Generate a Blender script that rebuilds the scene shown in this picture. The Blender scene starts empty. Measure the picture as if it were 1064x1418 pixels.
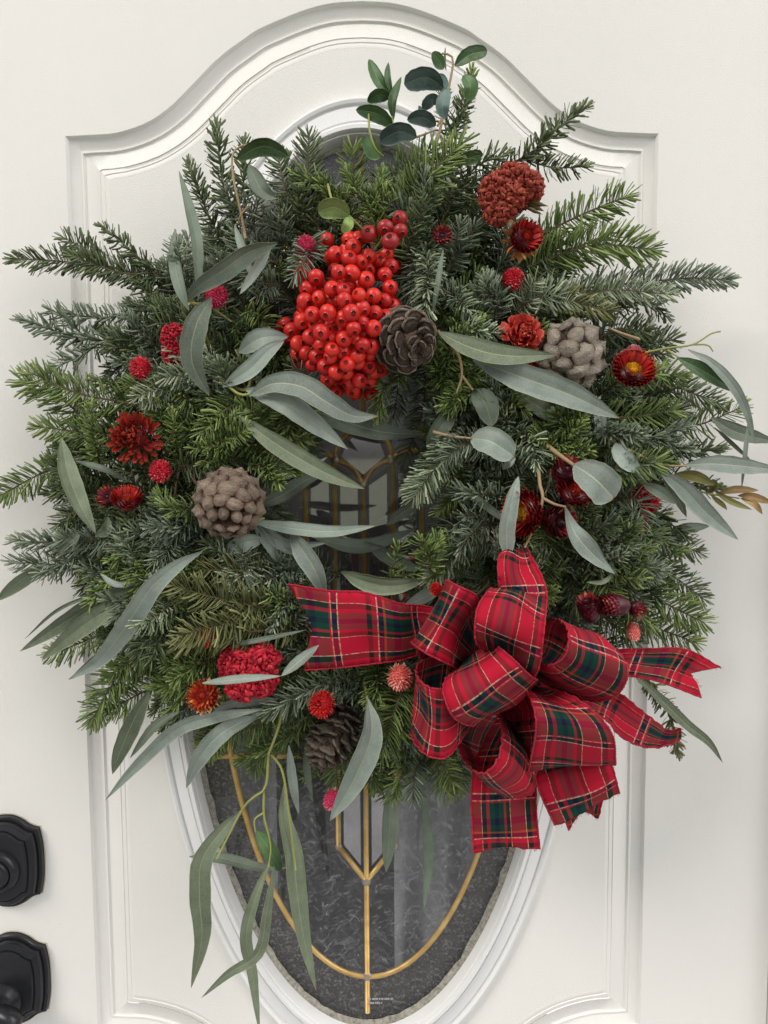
import bpy, math, random
import numpy as np
from mathutils import Vector, Matrix, noise as mnoise
random.seed(7); rng = np.random.default_rng(7)
PI = math.pi
sc = bpy.context.scene
C = sc.collection

# ------------------------------------------------------------------ camera
CAM = np.array([0.01612, -0.81077, 0.15916]); PITCH, YAW, ROLL = 0.075242, -0.0046786, 0.0061415
F, CX, CY = 1050.0, 532.0, 709.0            # focal length and centre in photo pixels (1064 x 1418)
def _rot():
    cy, sy = math.cos(YAW), math.sin(YAW); cp, sp = math.cos(-PITCH), math.sin(-PITCH); cr, sr = math.cos(ROLL), math.sin(ROLL)
    Z = np.array([[cy, -sy, 0], [sy, cy, 0], [0, 0, 1]]); X = np.array([[1, 0, 0], [0, cp, -sp], [0, sp, cp]])
    Y = np.array([[cr, 0, sr], [0, 1, 0], [-sr, 0, cr]])
    return Z @ X @ Y
RM = _rot()
cam_data = bpy.data.cameras.new('camera'); cam = bpy.data.objects.new('camera', cam_data); C.objects.link(cam)
cam_data.sensor_fit = 'VERTICAL'; cam_data.sensor_height = 24.0; cam_data.lens = F / 1418 * 24.0
cam_data.clip_start = 0.02; cam_data.clip_end = 500
cam.matrix_world = Matrix(((RM[0, 0], RM[0, 2], -RM[0, 1], CAM[0]), (RM[1, 0], RM[1, 2], -RM[1, 1], CAM[1]),
                           (RM[2, 0], RM[2, 2], -RM[2, 1], CAM[2]), (0, 0, 0, 1)))
sc.camera = cam

# ------------------------------------------------------------------ world, sun, exposure
SUN_EL, SUN_AZ = math.radians(40), math.radians(-50)   # sun in front of the door, to the left, high, veiled by cloud
w = bpy.data.worlds.new("World"); sc.world = w; w.use_nodes = True
nt = w.node_tree; bg = nt.nodes['Background']
sky = nt.nodes.new('ShaderNodeTexSky'); sky.sky_type = 'NISHITA'; sky.sun_disc = False
sky.sun_elevation = SUN_EL; sky.sun_rotation = math.radians(180) - SUN_AZ * -1
sky.air_density = 1.0; sky.dust_density = 4.0; sky.ozone_density = 1.0
hs = nt.nodes.new('ShaderNodeHueSaturation'); hs.inputs['Saturation'].default_value = 0.22   # cloud-whitened daylight
nt.links.new(sky.outputs[0], hs.inputs['Color']); nt.links.new(hs.outputs[0], bg.inputs['Color'])
bg.inputs['Strength'].default_value = 0.125
sun_d = bpy.data.lights.new('sun', 'SUN'); sun = bpy.data.objects.new('sun', sun_d); C.objects.link(sun)
sun_d.energy = 2.1; sun_d.angle = math.radians(26); sun_d.color = (1.0, 0.945, 0.87)
_sd = Vector((math.sin(SUN_AZ) * math.cos(SUN_EL), -math.cos(SUN_AZ) * math.cos(SUN_EL), math.sin(SUN_EL)))
sun.rotation_euler = _sd.to_track_quat('Z', 'Y').to_euler()
sc.view_settings.view_transform = 'Standard'; sc.view_settings.look = 'None'
sc.view_settings.gamma = 1.0; sc.view_settings.exposure = 0.0
sc.cycles.max_bounces = 7; sc.cycles.transparent_max_bounces = 12

# ------------------------------------------------------------------ helpers
def P(px, py, d=0.0):
    """photo pixel -> world point lying d metres in front of the door face"""
    ray = RM @ np.array([(px - CX) / F, 1.0, -(py - CY) / F])
    return CAM + ray * ((-d - CAM[1]) / ray[1])
def crom(pts, n):
    """Catmull-Rom through pts (k,m) sampled at n points"""
    p = np.asarray(pts, float)
    if len(p) == 2: return p[0] + (p[1] - p[0]) * np.linspace(0, 1, n)[:, None]
    q = np.vstack([2 * p[0] - p[1], p, 2 * p[-1] - p[-2]])
    seg = np.r_[0, np.cumsum(np.linalg.norm(np.diff(p, axis=0), axis=1) ** 0.7 + 1e-9)]
    u = np.interp(np.linspace(0, seg[-1], n), seg, np.arange(len(seg)))
    i = np.minimum(u.astype(int), len(p) - 2); t = (u - i)[:, None]
    a, b, c, d = q[i], q[i + 1], q[i + 2], q[i + 3]
    return .5 * (2 * b + (c - a) * t + (2 * a - 5 * b + 4 * c - d) * t ** 2 + (3 * b - a - 3 * c + d) * t ** 3)
def nrm(v): return v / (np.linalg.norm(v, axis=-1, keepdims=True) + 1e-12)

def mesh(name, V, Fs, smooth=True, uv=None, attrs=None, mats=None):
    """V (n,3); Fs list of index arrays (m,3) or (m,4); uv (n,2) per vertex"""
    me = bpy.data.meshes.new(name); V = np.ascontiguousarray(V, dtype=np.float32)
    Fs = [np.asarray(f, dtype=np.int32) for f in Fs if len(f)]
    li = np.concatenate([f.ravel() for f in Fs]); tot = np.concatenate([np.full(len(f), f.shape[1], np.int32) for f in Fs])
    st = np.r_[0, np.cumsum(tot)[:-1]].astype(np.int32)
    me.vertices.add(len(V)); me.vertices.foreach_set('co', V.ravel())
    me.loops.add(len(li)); me.loops.foreach_set('vertex_index', li)
    me.polygons.add(len(tot)); me.polygons.foreach_set('loop_start', st); me.polygons.foreach_set('loop_total', tot)
    me.polygons.foreach_set('use_smooth', np.full(len(tot), smooth))
    if uv is not None:
        l = me.uv_layers.new(name='UVMap'); l.data.foreach_set('uv', np.asarray(uv, np.float32)[li].ravel())
    for k, a in (attrs or {}).items():
        at = me.attributes.new(k, 'FLOAT', 'POINT'); at.data.foreach_set('value', np.asarray(a, np.float32))
    me.update(calc_edges=True); me.validate()
    return me
def obj(name, me, mat=None, parent=None, **kw):
    o = bpy.data.objects.new(name, me); C.objects.link(o)
    if mat is not None and not len(me.materials): me.materials.append(mat)
    if parent is not None: o.parent = parent
    for k, v in kw.items(): o[k] = v
    return o
def thing(name, label, cat, group=None, loc=(0, 0, 0)):
    o = bpy.data.objects.new(name, None); C.objects.link(o); o.location = loc; o.empty_display_size = .02
    o['label'] = label; o['category'] = cat
    if group: o['group'] = group
    return o
class MB:
    """collects pieces into one mesh"""
    def __init__(s): s.V = []; s.F3 = []; s.F4 = []; s.n = 0; s.A = []; s.U = []
    def add(s, V, F, a=0.0, uv=None):
        V = np.asarray(V, float); s.V.append(V); s.A.append(np.broadcast_to(np.asarray(a, float), (len(V),)))
        s.U.append(np.zeros((len(V), 2)) if uv is None else uv)
        for f in F:
            f = np.asarray(f)
            if len(f): (s.F3 if f.shape[1] == 3 else s.F4).append(f + s.n)
        s.n += len(V); return s
    def mesh(s, name, smooth=True, uv=False, key='tint'):
        Fs = ([np.vstack(s.F3)] if s.F3 else []) + ([np.vstack(s.F4)] if s.F4 else [])
        return mesh(name, np.vstack(s.V), Fs, smooth, np.vstack(s.U) if uv else None, {key: np.concatenate(s.A)})
def grid_faces(nu, nv, cu=False, cv=False):
    i = np.arange(nu if cu else nu - 1)[:, None]; j = np.arange(nv if cv else nv - 1)[None, :]
    a = i * nv + j; b = ((i + 1) % nu) * nv + j; c = ((i + 1) % nu) * nv + (j + 1) % nv; d = i * nv + (j + 1) % nv
    return np.stack([a, b, c, d], -1).reshape(-1, 4)
def tube_data(path, r, k=6, cap=True):
    path = np.asarray(path, float); n = len(path); r = np.broadcast_to(np.asarray(r, float), (n,))
    T = nrm(np.gradient(path, axis=0)); ref = np.array([0.13, -1, 0.21])
    N = nrm(ref - (T @ ref)[:, None] * T); B = np.cross(T, N)
    a = np.arange(k) / k * 2 * PI
    V = path[:, None] + r[:, None, None] * (np.cos(a)[None, :, None] * N[:, None] + np.sin(a)[None, :, None] * B[:, None])
    V = V.reshape(-1, 3); F = [grid_faces(n, k, cv=True)]
    if cap:
        V = np.vstack([V, path[0], path[-1]]); m = n * k; j = np.arange(k); j2 = (j + 1) % k
        F += [np.stack([j2, j, np.full(k, m)], 1), np.stack([(n - 1) * k + j, (n - 1) * k + j2, np.full(k, m + 1)], 1)]
    return V, F
def sphere_data(nu=16, nv=10):
    th = np.linspace(0, PI, nv + 1)[1:-1]; ph = np.arange(nu) / nu * 2 * PI
    V = np.stack([np.sin(th)[:, None] * np.cos(ph), np.sin(th)[:, None] * np.sin(ph), np.cos(th)[:, None] * np.ones(nu)], -1).reshape(-1, 3)
    m = len(V); V = np.vstack([V, [0, 0, 1], [0, 0, -1]]); j = np.arange(nu); j2 = (j + 1) % nu; b = (nv - 2) * nu
    return V, [grid_faces(nv - 1, nu, cv=True)[:, ::-1] * 1, np.stack([j, j2, np.full(nu, m)], 1), np.stack([b + j2, b + j, np.full(nu, m + 1)], 1)]
def frame(axis, up=(0, 0, 1)):
    """3x3 with z column = axis"""
    z = nrm(np.asarray(axis, float)); u = np.asarray(up, float)
    if abs(z @ nrm(u)) > .95: u = np.array([1, 0, 0.])
    x = nrm(np.cross(u, z)); y = np.cross(z, x)
    return np.stack([x, y, z], 1)
def m4(R, loc, s=1.0):
    s = np.broadcast_to(s, (3,)); M = np.eye(4); M[:3, :3] = R * s[None, :]; M[:3, 3] = loc
    return Matrix(M.tolist())

# ------------------------------------------------------------------ materials
def newmat(name):
    m = bpy.data.materials.new(name); m.use_nodes = True; t = m.node_tree
    return m, t, t.nodes['Principled BSDF']
def N(t, typ, **kw):
    n = t.nodes.new(typ)
    for k, v in kw.items():
        if k in n.inputs: n.inputs[k].default_value = v
        else: setattr(n, k, v)
    return n
def ramp(t, fac, stops, interp='LINEAR'):
    r = t.nodes.new('ShaderNodeValToRGB'); r.color_ramp.interpolation = interp; e = r.color_ramp.elements
    e.remove(e[1]); e[0].position = stops[0][0]; e[0].color = (*stops[0][1][:3], 1)
    for p, c in stops[1:]: q = e.new(p); q.color = (*c[:3], 1)
    t.links.new(fac, r.inputs[0]); return r
def noise_n(t, scale, detail=4, rough=.55, coord='Object'):
    tc = t.nodes.new('ShaderNodeTexCoord'); n = N(t, 'ShaderNodeTexNoise', Scale=scale, Detail=detail, Roughness=rough)
    t.links.new(tc.outputs[coord], n.inputs['Vector']); return n
def bump(t, p, h, strength=.3, dist=.001):
    b = N(t, 'ShaderNodeBump', Strength=strength, Distance=dist); t.links.new(h, b.inputs['Height']); t.links.new(b.outputs[0], p.inputs['Normal']); return b
def mixc(t, fac, a, b, blend='MIX'):
    m = t.nodes.new('ShaderNodeMix'); m.data_type = 'RGBA'; m.blend_type = blend
    for s, v in ((0, fac), (6, a), (7, b)):
        if hasattr(v, 'is_output'): t.links.new(v, m.inputs[s])
        else: m.inputs[s].default_value = v if s == 0 else ((*v, 1) if len(v) == 3 else v)
    return m.outputs[2]
def attr(t, name): a = t.nodes.new('ShaderNodeAttribute'); a.attribute_name = name; return a

def tinted(name, stops, rough=.5, bscale=0, bstr=.2, spec=.5, sss=0, nscale=0, namt=.3):
    """colour runs along the 'tint' attribute of each piece, with a little noise"""
    m, t, p = newmat(name); a = attr(t, 'tint'); src = a.outputs['Fac']
    if nscale:
        n = noise_n(t, nscale, 3); ad = N(t, 'ShaderNodeMath', operation='MULTIPLY_ADD'); t.links.new(n.outputs[0], ad.inputs[0]); ad.inputs[1].default_value = namt
        su = N(t, 'ShaderNodeMath', operation='SUBTRACT'); t.links.new(src, su.inputs[0]); su.inputs[1].default_value = namt / 2
        t.links.new(su.outputs[0], ad.inputs[2]); src = ad.outputs[0]
    r = ramp(t, src, stops); t.links.new(r.outputs[0], p.inputs['Base Color'])
    p.inputs['Roughness'].default_value = rough; p.inputs['Specular IOR Level'].default_value = spec
    if sss: p.inputs['Subsurface Weight'].default_value = sss; p.inputs['Subsurface Radius'].default_value = (.003, .001, .0005); p.inputs['Subsurface Scale'].default_value = 1
    if bscale: bump(t, p, noise_n(t, bscale, 4).outputs[0], bstr, .001)
    return m
M = {}
def front_only(t, src):
    """a thin pane reflects once, at its outward face"""
    ge = t.nodes.new('ShaderNodeNewGeometry'); a = N(t, 'ShaderNodeMath', operation='SUBTRACT'); a.inputs[0].default_value = 1; t.links.new(ge.outputs['Backfacing'], a.inputs[1])
    m = N(t, 'ShaderNodeMath', operation='MULTIPLY'); t.links.new(src, m.inputs[0]); t.links.new(a.outputs[0], m.inputs[1]); return m.outputs[0]
def build_materials():
    # painted door
    m, t, p = newmat('white_door_paint'); n1 = noise_n(t, 2.2, 5); n2 = noise_n(t, 900, 2); n3 = noise_n(t, 38, 8, .7)
    c = mixc(t, ramp(t, n1.outputs[0], [(.35, (0, 0, 0)), (.7, (1, 1, 1))]).outputs[0], (.83, .820, .790), (.79, .78, .75))
    sp = ramp(t, n3.outputs[0], [(.0, (0, 0, 0)), (.735, (0, 0, 0)), (.79, (1, 1, 1))])
    c = mixc(t, sp.outputs[0], c, (.52, .49, .43)); t.links.new(c, p.inputs['Base Color'])
    p.inputs['Roughness'].default_value = .38; p.inputs['Specular IOR Level'].default_value = .4
    ad = N(t, 'ShaderNodeMath', operation='MULTIPLY_ADD'); t.links.new(n1.outputs[0], ad.inputs[0]); ad.inputs[1].default_value = 2.0; t.links.new(n2.outputs[0], ad.inputs[2])
    sc1 = noise_n(t, 5, 3); sc2 = noise_n(t, 170, 6, .75); rr1 = ramp(t, sc1.outputs[0], [(.56, (0, 0, 0)), (.66, (1, 1, 1))]); rr2 = ramp(t, sc2.outputs[0], [(.62, (0, 0, 0)), (.67, (.7, .7, .7))])
    c = mixc(t, mixc(t, 1.0, rr1.outputs[0], rr2.outputs[0], 'MULTIPLY'), c, (.56, .54, .49)); t.links.new(c, p.inputs['Base Color'])
    bump(t, p, ad.outputs[0], .34, .0012); M['door'] = m
    m, t, p = newmat('white_window_frame_plastic'); n3 = noise_n(t, 60, 8, .75); n2 = noise_n(t, 260, 3)
    sp = ramp(t, n3.outputs[0], [(0, (0, 0, 0)), (.68, (0, 0, 0)), (.74, (1, 1, 1))])
    c = mixc(t, sp.outputs[0], (.80, .80, .80), (.48, .46, .42)); t.links.new(c, p.inputs['Base Color']); p.inputs['Roughness'].default_value = .42
    bump(t, p, n2.outputs[0], .22, .001); M['frame'] = m
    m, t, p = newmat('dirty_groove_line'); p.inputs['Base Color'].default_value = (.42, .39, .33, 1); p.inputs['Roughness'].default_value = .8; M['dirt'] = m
    # sealant
    m, t, p = newmat('glazing_sealant'); n = noise_n(t, 220, 5, .8)
    t.links.new(ramp(t, n.outputs[0], [(.3, (.10, .095, .08)), (.48, (.30, .285, .24)), (.7, (.52, .50, .43))]).outputs[0], p.inputs['Base Color']); p.inputs['Roughness'].default_value = .9
    bump(t, p, n.outputs[0], .8, .002); M['seal'] = m
    # clear outer glass
    m, t, p = newmat('clear_glass'); t.nodes.remove(p); tr = t.nodes.new('ShaderNodeBsdfTransparent'); gl = N(t, 'ShaderNodeBsdfGlossy', Roughness=.02)
    lw = N(t, 'ShaderNodeFresnel', IOR=1.5); mx = t.nodes.new('ShaderNodeMixShader'); t.links.new(lw.outputs[0], mx.inputs[0])
    mul = N(t, 'ShaderNodeMath', operation='MULTIPLY'); t.links.new(lw.outputs[0], mul.inputs[0]); mul.inputs[1].default_value = 1.7; t.links.new(front_only(t, mul.outputs[0]), mx.inputs[0])
    t.links.new(tr.outputs[0], mx.inputs[1]); t.links.new(gl.outputs[0], mx.inputs[2]); t.links.new(mx.outputs[0], t.nodes['Material Output'].inputs[0]); M['glass'] = m
    # glue-chip glass: feathery chips that scatter light, clear between
    m, t, p = newmat('glue_chip_glass'); tc = t.nodes.new('ShaderNodeTexCoord')
    outs = []
    for k_, rot in enumerate((.6, -.75, 1.9)):               # feathery chips lie across one another at several angles
        mp = t.nodes.new('ShaderNodeMapping'); mp.inputs['Rotation'].default_value = (0, rot, 0); mp.inputs['Location'].default_value = (k_ * 3.1, 0, k_ * 1.7); t.links.new(tc.outputs['Object'], mp.inputs[0]); m0 = mp; mp = t.nodes.new('ShaderNodeMapping'); mp.inputs['Scale'].default_value = (1.0, 1.0, .30); t.links.new(m0.outputs[0], mp.inputs[0])
        n_ = N(t, 'ShaderNodeTexNoise', Scale=250, Detail=3, Distortion=.9, Roughness=.5); t.links.new(mp.outputs[0], n_.inputs['Vector']); outs.append(n_.outputs[0])
    m1 = N(t, 'ShaderNodeMath', operation='MAXIMUM'); t.links.new(outs[0], m1.inputs[0]); t.links.new(outs[1], m1.inputs[1]); nz = N(t, 'ShaderNodeMath', operation='MAXIMUM'); t.links.new(m1.outputs[0], nz.inputs[0]); t.links.new(outs[2], nz.inputs[1])
    chips = ramp(t, nz.outputs[0], [(.52, (0, 0, 0)), (.62, (.30,) * 3), (.74, (1, 1, 1))])
    bl = noise_n(t, 7, 3); sp = noise_n(t, 380, 2); spr = ramp(t, sp.outputs[0], [(.70, (0, 0, 0)), (.75, (1, 1, 1))])
    p.inputs['Base Color'].default_value = (.50, .51, .54, 1); p.inputs['Roughness'].default_value = .28
    tr = N(t, 'ShaderNodeBsdfTransparent'); tr.inputs[0].default_value = (.95, .96, .97, 1)
    f1 = N(t, 'ShaderNodeMath', operation='MULTIPLY_ADD'); t.links.new(chips.outputs[0], f1.inputs[0]); f1.inputs[1].default_value = .34; f1.inputs[2].default_value = .0
    f2 = N(t, 'ShaderNodeMath', operation='MULTIPLY_ADD'); t.links.new(bl.outputs[0], f2.inputs[0]); f2.inputs[1].default_value = .10; t.links.new(f1.outputs[0], f2.inputs[2])
    f3 = N(t, 'ShaderNodeMath', operation='MULTIPLY_ADD'); t.links.new(spr.outputs[0], f3.inputs[0]); f3.inputs[1].default_value = .25; t.links.new(f2.outputs[0], f3.inputs[2])
    ge = t.nodes.new('ShaderNodeNewGeometry'); inv_ = N(t, 'ShaderNodeMath', operation='SUBTRACT'); inv_.inputs[0].default_value = 1; t.links.new(ge.outputs['Backfacing'], inv_.inputs[1])
    f4 = N(t, 'ShaderNodeMath', operation='MULTIPLY'); t.links.new(f3.outputs[0], f4.inputs[0]); t.links.new(inv_.outputs[0], f4.inputs[1])   # the chips are on the front face only
    mx = t.nodes.new('ShaderNodeMixShader'); t.links.new(f4.outputs[0], mx.inputs[0]); t.links.new(tr.outputs[0], mx.inputs[1]); t.links.new(p.outputs[0], mx.inputs[2])
    t.links.new(mx.outputs[0], t.nodes['Material Output'].inputs[0]); bump(t, p, nz.outputs[0], .8, .003); M['chip'] = m
    # granular border glass
    m, t, p = newmat('granite_border_glass'); n = noise_n(t, 330, 4, .7)
    t.links.new(ramp(t, n.outputs[0], [(.36, (.03, .028, .028)), (.55, (.09, .086, .086)), (.66, (.30, .29, .29))]).outputs[0], p.inputs['Base Color'])
    p.inputs['Roughness'].default_value = .3; bump(t, p, n.outputs[0], .8, .0015)
    tr = N(t, 'ShaderNodeBsdfTransparent'); mx = t.nodes.new('ShaderNodeMixShader'); mx.inputs[0].default_value = .72
    t.links.new(tr.outputs[0], mx.inputs[1]); t.links.new(p.outputs[0], mx.inputs[2]); t.links.new(mx.outputs[0], t.nodes['Material Output'].inputs[0]); M['granite'] = m
    # bevelled clear pieces
    m, t, p = newmat('bevelled_glass'); t.nodes.remove(p); tr = N(t, 'ShaderNodeBsdfTransparent'); tr.inputs[0].default_value = (.78, .76, .77, 1)
    gl = N(t, 'ShaderNodeBsdfGlossy', Roughness=.04); mx = t.nodes.new('ShaderNodeMixShader'); lw = N(t, 'ShaderNodeFresnel', IOR=1.9)
    mul = N(t, 'ShaderNodeMath', operation='MULTIPLY'); t.links.new(lw.outputs[0], mul.inputs[0]); mul.inputs[1].default_value = 5.0; t.links.new(front_only(t, mul.outputs[0]), mx.inputs[0])
    t.links.new(tr.outputs[0], mx.inputs[1]); t.links.new(gl.outputs[0], mx.inputs[2]); t.links.new(mx.outputs[0], t.nodes['Material Output'].inputs[0]); M['bevel'] = m
    # brass
    m, t, p = newmat('brass_came'); n = noise_n(t, 60, 4); p.inputs['Metallic'].default_value = .30
    t.links.new(ramp(t, n.outputs[0], [(.35, (.58, .35, .09)), (.65, (.78, .53, .18))]).outputs[0], p.inputs['Base Color']); p.inputs['Roughness'].default_value = .30; M['brass'] = m
    m, t, p = newmat('solder'); p.inputs['Metallic'].default_value = .8; p.inputs['Base Color'].default_value = (.48, .43, .35, 1); p.inputs['Roughness'].default_value = .35; M['solder'] = m
    m, t, p = newmat('black_lock_metal'); n = noise_n(t, 30, 4); n2 = noise_n(t, 520, 2); p.inputs['Metallic'].default_value = .1
    c = ramp(t, n.outputs[0], [(.3, (.012, .013, .016)), (.7, (.022, .022, .026))]).outputs[0]
    c = mixc(t, ramp(t, n2.outputs[0], [(.74, (0, 0, 0)), (.80, (1, 1, 1))]).outputs[0], c, (.25, .25, .25))
    t.links.new(c, p.inputs['Base Color']); p.inputs['Roughness'].default_value = .30; p.inputs['Specular IOR Level'].default_value = .38; M['black'] = m
    m, t, p = newmat('grey_reflection_cloth'); n = noise_n(t, 14, 5); t.links.new(ramp(t, n.outputs[0], [(.3, (.30, .30, .32)), (.7, (.45, .445, .45))]).outputs[0], p.inputs['Base Color']); p.inputs['Roughness'].default_value = .9; M['reflection_backing'] = m  # for the added panels that imitate reflections in the oval glass
    m, t, p = newmat('dark_hall_wall'); p.inputs['Base Color'].default_value = (.05, .045, .045, 1); p.inputs['Roughness'].default_value = .8; M['hall'] = m
    m, t, p = newmat('dark_wood_panel'); n = noise_n(t, 5, 4); t.links.new(ramp(t, n.outputs[0], [(.3, (.12, .07, .06)), (.7, (.24, .16, .14))]).outputs[0], p.inputs['Base Color']); p.inputs['Roughness'].default_value = .4; M['wood'] = m
    m, t, p = newmat('pale_print'); p.inputs['Base Color'].default_value = (.42, .42, .42, 1); M['print'] = m
    m, t, p = newmat('porch_concrete'); n = noise_n(t, 6, 8); t.links.new(ramp(t, n.outputs[0], [(.3, (.34, .34, .35)), (.7, (.46, .46, .48))]).outputs[0], p.inputs['Base Color']); p.inputs['Roughness'].default_value = .9; M['concrete'] = m
    m, t, p = newmat('lawn_green'); n = noise_n(t, 3, 8); t.links.new(ramp(t, n.outputs[0], [(.3, (.12, .14, .09)), (.7, (.24, .25, .19))]).outputs[0], p.inputs['Base Color']); p.inputs['Roughness'].default_value = 1; M['lawn'] = m
    # fir needles
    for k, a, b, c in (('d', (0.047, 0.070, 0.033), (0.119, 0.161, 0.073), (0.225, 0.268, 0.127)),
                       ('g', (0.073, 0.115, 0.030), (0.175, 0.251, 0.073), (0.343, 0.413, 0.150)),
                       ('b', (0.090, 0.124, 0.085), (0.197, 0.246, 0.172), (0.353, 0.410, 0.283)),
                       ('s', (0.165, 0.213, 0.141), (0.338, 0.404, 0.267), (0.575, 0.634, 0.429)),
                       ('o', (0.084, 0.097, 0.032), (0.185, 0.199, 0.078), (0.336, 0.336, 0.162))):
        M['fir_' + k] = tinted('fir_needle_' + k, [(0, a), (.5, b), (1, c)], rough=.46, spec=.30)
    m, t, p = newmat('fir_twig_bark'); n = noise_n(t, 90, 4); t.links.new(ramp(t, n.outputs[0], [(.3, (.06, .04, .022)), (.7, (.16, .105, .06))]).outputs[0], p.inputs['Base Color']); p.inputs['Roughness'].default_value = .85; bump(t, p, n.outputs[0], .6, .001); M['bark'] = m
    m, t, p = newmat('yellow_green_stem'); p.inputs['Base Color'].default_value = (.30, .31, .09, 1); p.inputs['Roughness'].default_value = .5; M['stem_y'] = m
    m, t, p = newmat('tan_stem'); p.inputs['Base Color'].default_value = (.34, .24, .13, 1); p.inputs['Roughness'].default_value = .6; M['stem_t'] = m
    # leaves: pale midrib, side veins, blotches, dry tip
    for k, a, b, rib, dry in (('u', (0.199, 0.248, 0.220), (0.287, 0.342, 0.307), (0.421, 0.456, 0.316), .97), ('v', (0.099, 0.131, 0.101), (0.152, 0.193, 0.152), (0.257, 0.292, 0.175), .97),
                         ('k', (0.117, 0.150, 0.098), (0.181, 0.222, 0.154), (0.351, 0.386, 0.199), .97), ('w', (0.060, 0.105, 0.102), (0.145, 0.212, 0.204), (0.204, 0.289, 0.204), 2),
                         ('n', (0.034, 0.088, 0.031), (0.085, 0.162, 0.061), (0.187, 0.289, 0.102), 2), ('l', (.17, .27, .07), (.25, .36, .11), (.36, .44, .18), 2),
                         ('o', (.13, .14, .03), (.22, .20, .06), (.30, .28, .10), 2), ('r', (.20, .11, .035), (.33, .21, .07), (.40, .28, .12), 2)):
        m, t, p = newmat('leaf_' + k); uv = t.nodes.new('ShaderNodeUVMap'); sx = t.nodes.new('ShaderNodeSeparateXYZ'); t.links.new(uv.outputs[0], sx.inputs[0])
        n = noise_n(t, 55, 5, .6); c = mixc(t, ramp(t, n.outputs[0], [(.32, (0, 0, 0)), (.68, (1, 1, 1))]).outputs[0], a, b)
        n5 = noise_n(t, 170, 4, .7); c = mixc(t, ramp(t, n5.outputs[0], [(.66, (0, 0, 0)), (.72, (1, 1, 1))]).outputs[0], c, tuple(.45 * x + .07 for x in b))
        oi = t.nodes.new('ShaderNodeObjectInfo'); hsv = N(t, 'ShaderNodeHueSaturation'); mr = N(t, 'ShaderNodeMapRange'); t.links.new(oi.outputs['Random'], mr.inputs[0]); mr.inputs[3].default_value = .72; mr.inputs[4].default_value = 1.28
        t.links.new(mr.outputs[0], hsv.inputs['Value']); t.links.new(c, hsv.inputs['Color']); c = hsv.outputs[0]
        s1 = N(t, 'ShaderNodeMath', operation='SUBTRACT'); t.links.new(sx.outputs[1], s1.inputs[0]); s1.inputs[1].default_value = .5
        ab = N(t, 'ShaderNodeMath', operation='ABSOLUTE'); t.links.new(s1.outputs[0], ab.inputs[0])
        c = mixc(t, ramp(t, ab.outputs[0], [(.0, (.80,) * 3), (.014, (.65,) * 3), (.032, (0, 0, 0))]).outputs[0], c, rib)
        c = mixc(t, ramp(t, ab.outputs[0], [(.455, (0, 0, 0)), (.49, (.55,) * 3)]).outputs[0], c, rib)
        if dry < 1: c = mixc(t, ramp(t, sx.outputs[0], [(dry - .015, (0, 0, 0)), (dry + .02, (1, 1, 1))]).outputs[0], c, (.24, .17, .10))
        vn = N(t, 'ShaderNodeTexVoronoi', feature='DISTANCE_TO_EDGE', Scale=330); tcv = t.nodes.new('ShaderNodeTexCoord'); t.links.new(tcv.outputs['Object'], vn.inputs['Vector'])
        c = mixc(t, ramp(t, vn.outputs['Distance'], [(0, (.22,) * 3), (.12, (0, 0, 0))]).outputs[0], c, rib)
        # fine side veins
        ad = N(t, 'ShaderNodeMath', operation='MULTIPLY_ADD'); t.links.new(ab.outputs[0], ad.inputs[0]); ad.inputs[1].default_value = -.16; t.links.new(sx.outputs[0], ad.inputs[2])
        mu = N(t, 'ShaderNodeMath', operation='MULTIPLY'); t.links.new(ad.outputs[0], mu.inputs[0]); mu.inputs[1].default_value = 260
        sn = N(t, 'ShaderNodeMath', operation='SINE'); t.links.new(mu.outputs[0], sn.inputs[0])
        t.links.new(c, p.inputs['Base Color']); p.inputs['Roughness'].default_value = .48 if k in 'wnlo' else .60
        p.inputs['Specular IOR Level'].default_value = .45
        bump(t, p, sn.outputs[0], .05, .0003); M['leaf_' + k] = m
    # berry
    m, t, p = newmat('red_berry_skin'); oi = t.nodes.new('ShaderNodeObjectInfo'); n = noise_n(t, 1.6, 3)
    c = ramp(t, oi.outputs['Random'], [(0, (.48, .010, .012)), (.5, (.62, .016, .014)), (1, (.70, .028, .016))]).outputs[0]
    c = mixc(t, ramp(t, n.outputs[0], [(.45, (0, 0, 0)), (.8, (.5, .5, .5))]).outputs[0], c, (.72, .065, .02))
    t.links.new(c, p.inputs['Base Color']); p.inputs['Roughness'].default_value = .37; p.inputs['Subsurface Weight'].default_value = .12; p.inputs['Subsurface Radius'].default_value = (.004, .001, .0005); p.inputs['Subsurface Scale'].default_value = 1; M['berry'] = m
    m, t, p = newmat('dark_berry_skin'); p.inputs['Base Color'].default_value = (.32, .012, .014, 1); p.inputs['Roughness'].default_value = .35; M['berry_dark'] = m
    m, t, p = newmat('berry_calyx_dry'); p.inputs['Base Color'].default_value = (.060, .016, .009, 1); p.inputs['Roughness'].default_value = .8; M['calyx'] = m
    # cones
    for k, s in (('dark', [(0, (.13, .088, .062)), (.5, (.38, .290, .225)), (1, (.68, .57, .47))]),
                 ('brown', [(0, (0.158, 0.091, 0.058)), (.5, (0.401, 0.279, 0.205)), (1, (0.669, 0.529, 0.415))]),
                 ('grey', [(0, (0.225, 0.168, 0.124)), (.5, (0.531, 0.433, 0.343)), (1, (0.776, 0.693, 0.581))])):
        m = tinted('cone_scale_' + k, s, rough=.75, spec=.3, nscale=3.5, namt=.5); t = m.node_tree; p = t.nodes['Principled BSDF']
        n = noise_n(t, 7, 7, .72); bump(t, p, n.outputs[0], .9, .05 if k == 'dark' else .035)
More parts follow.
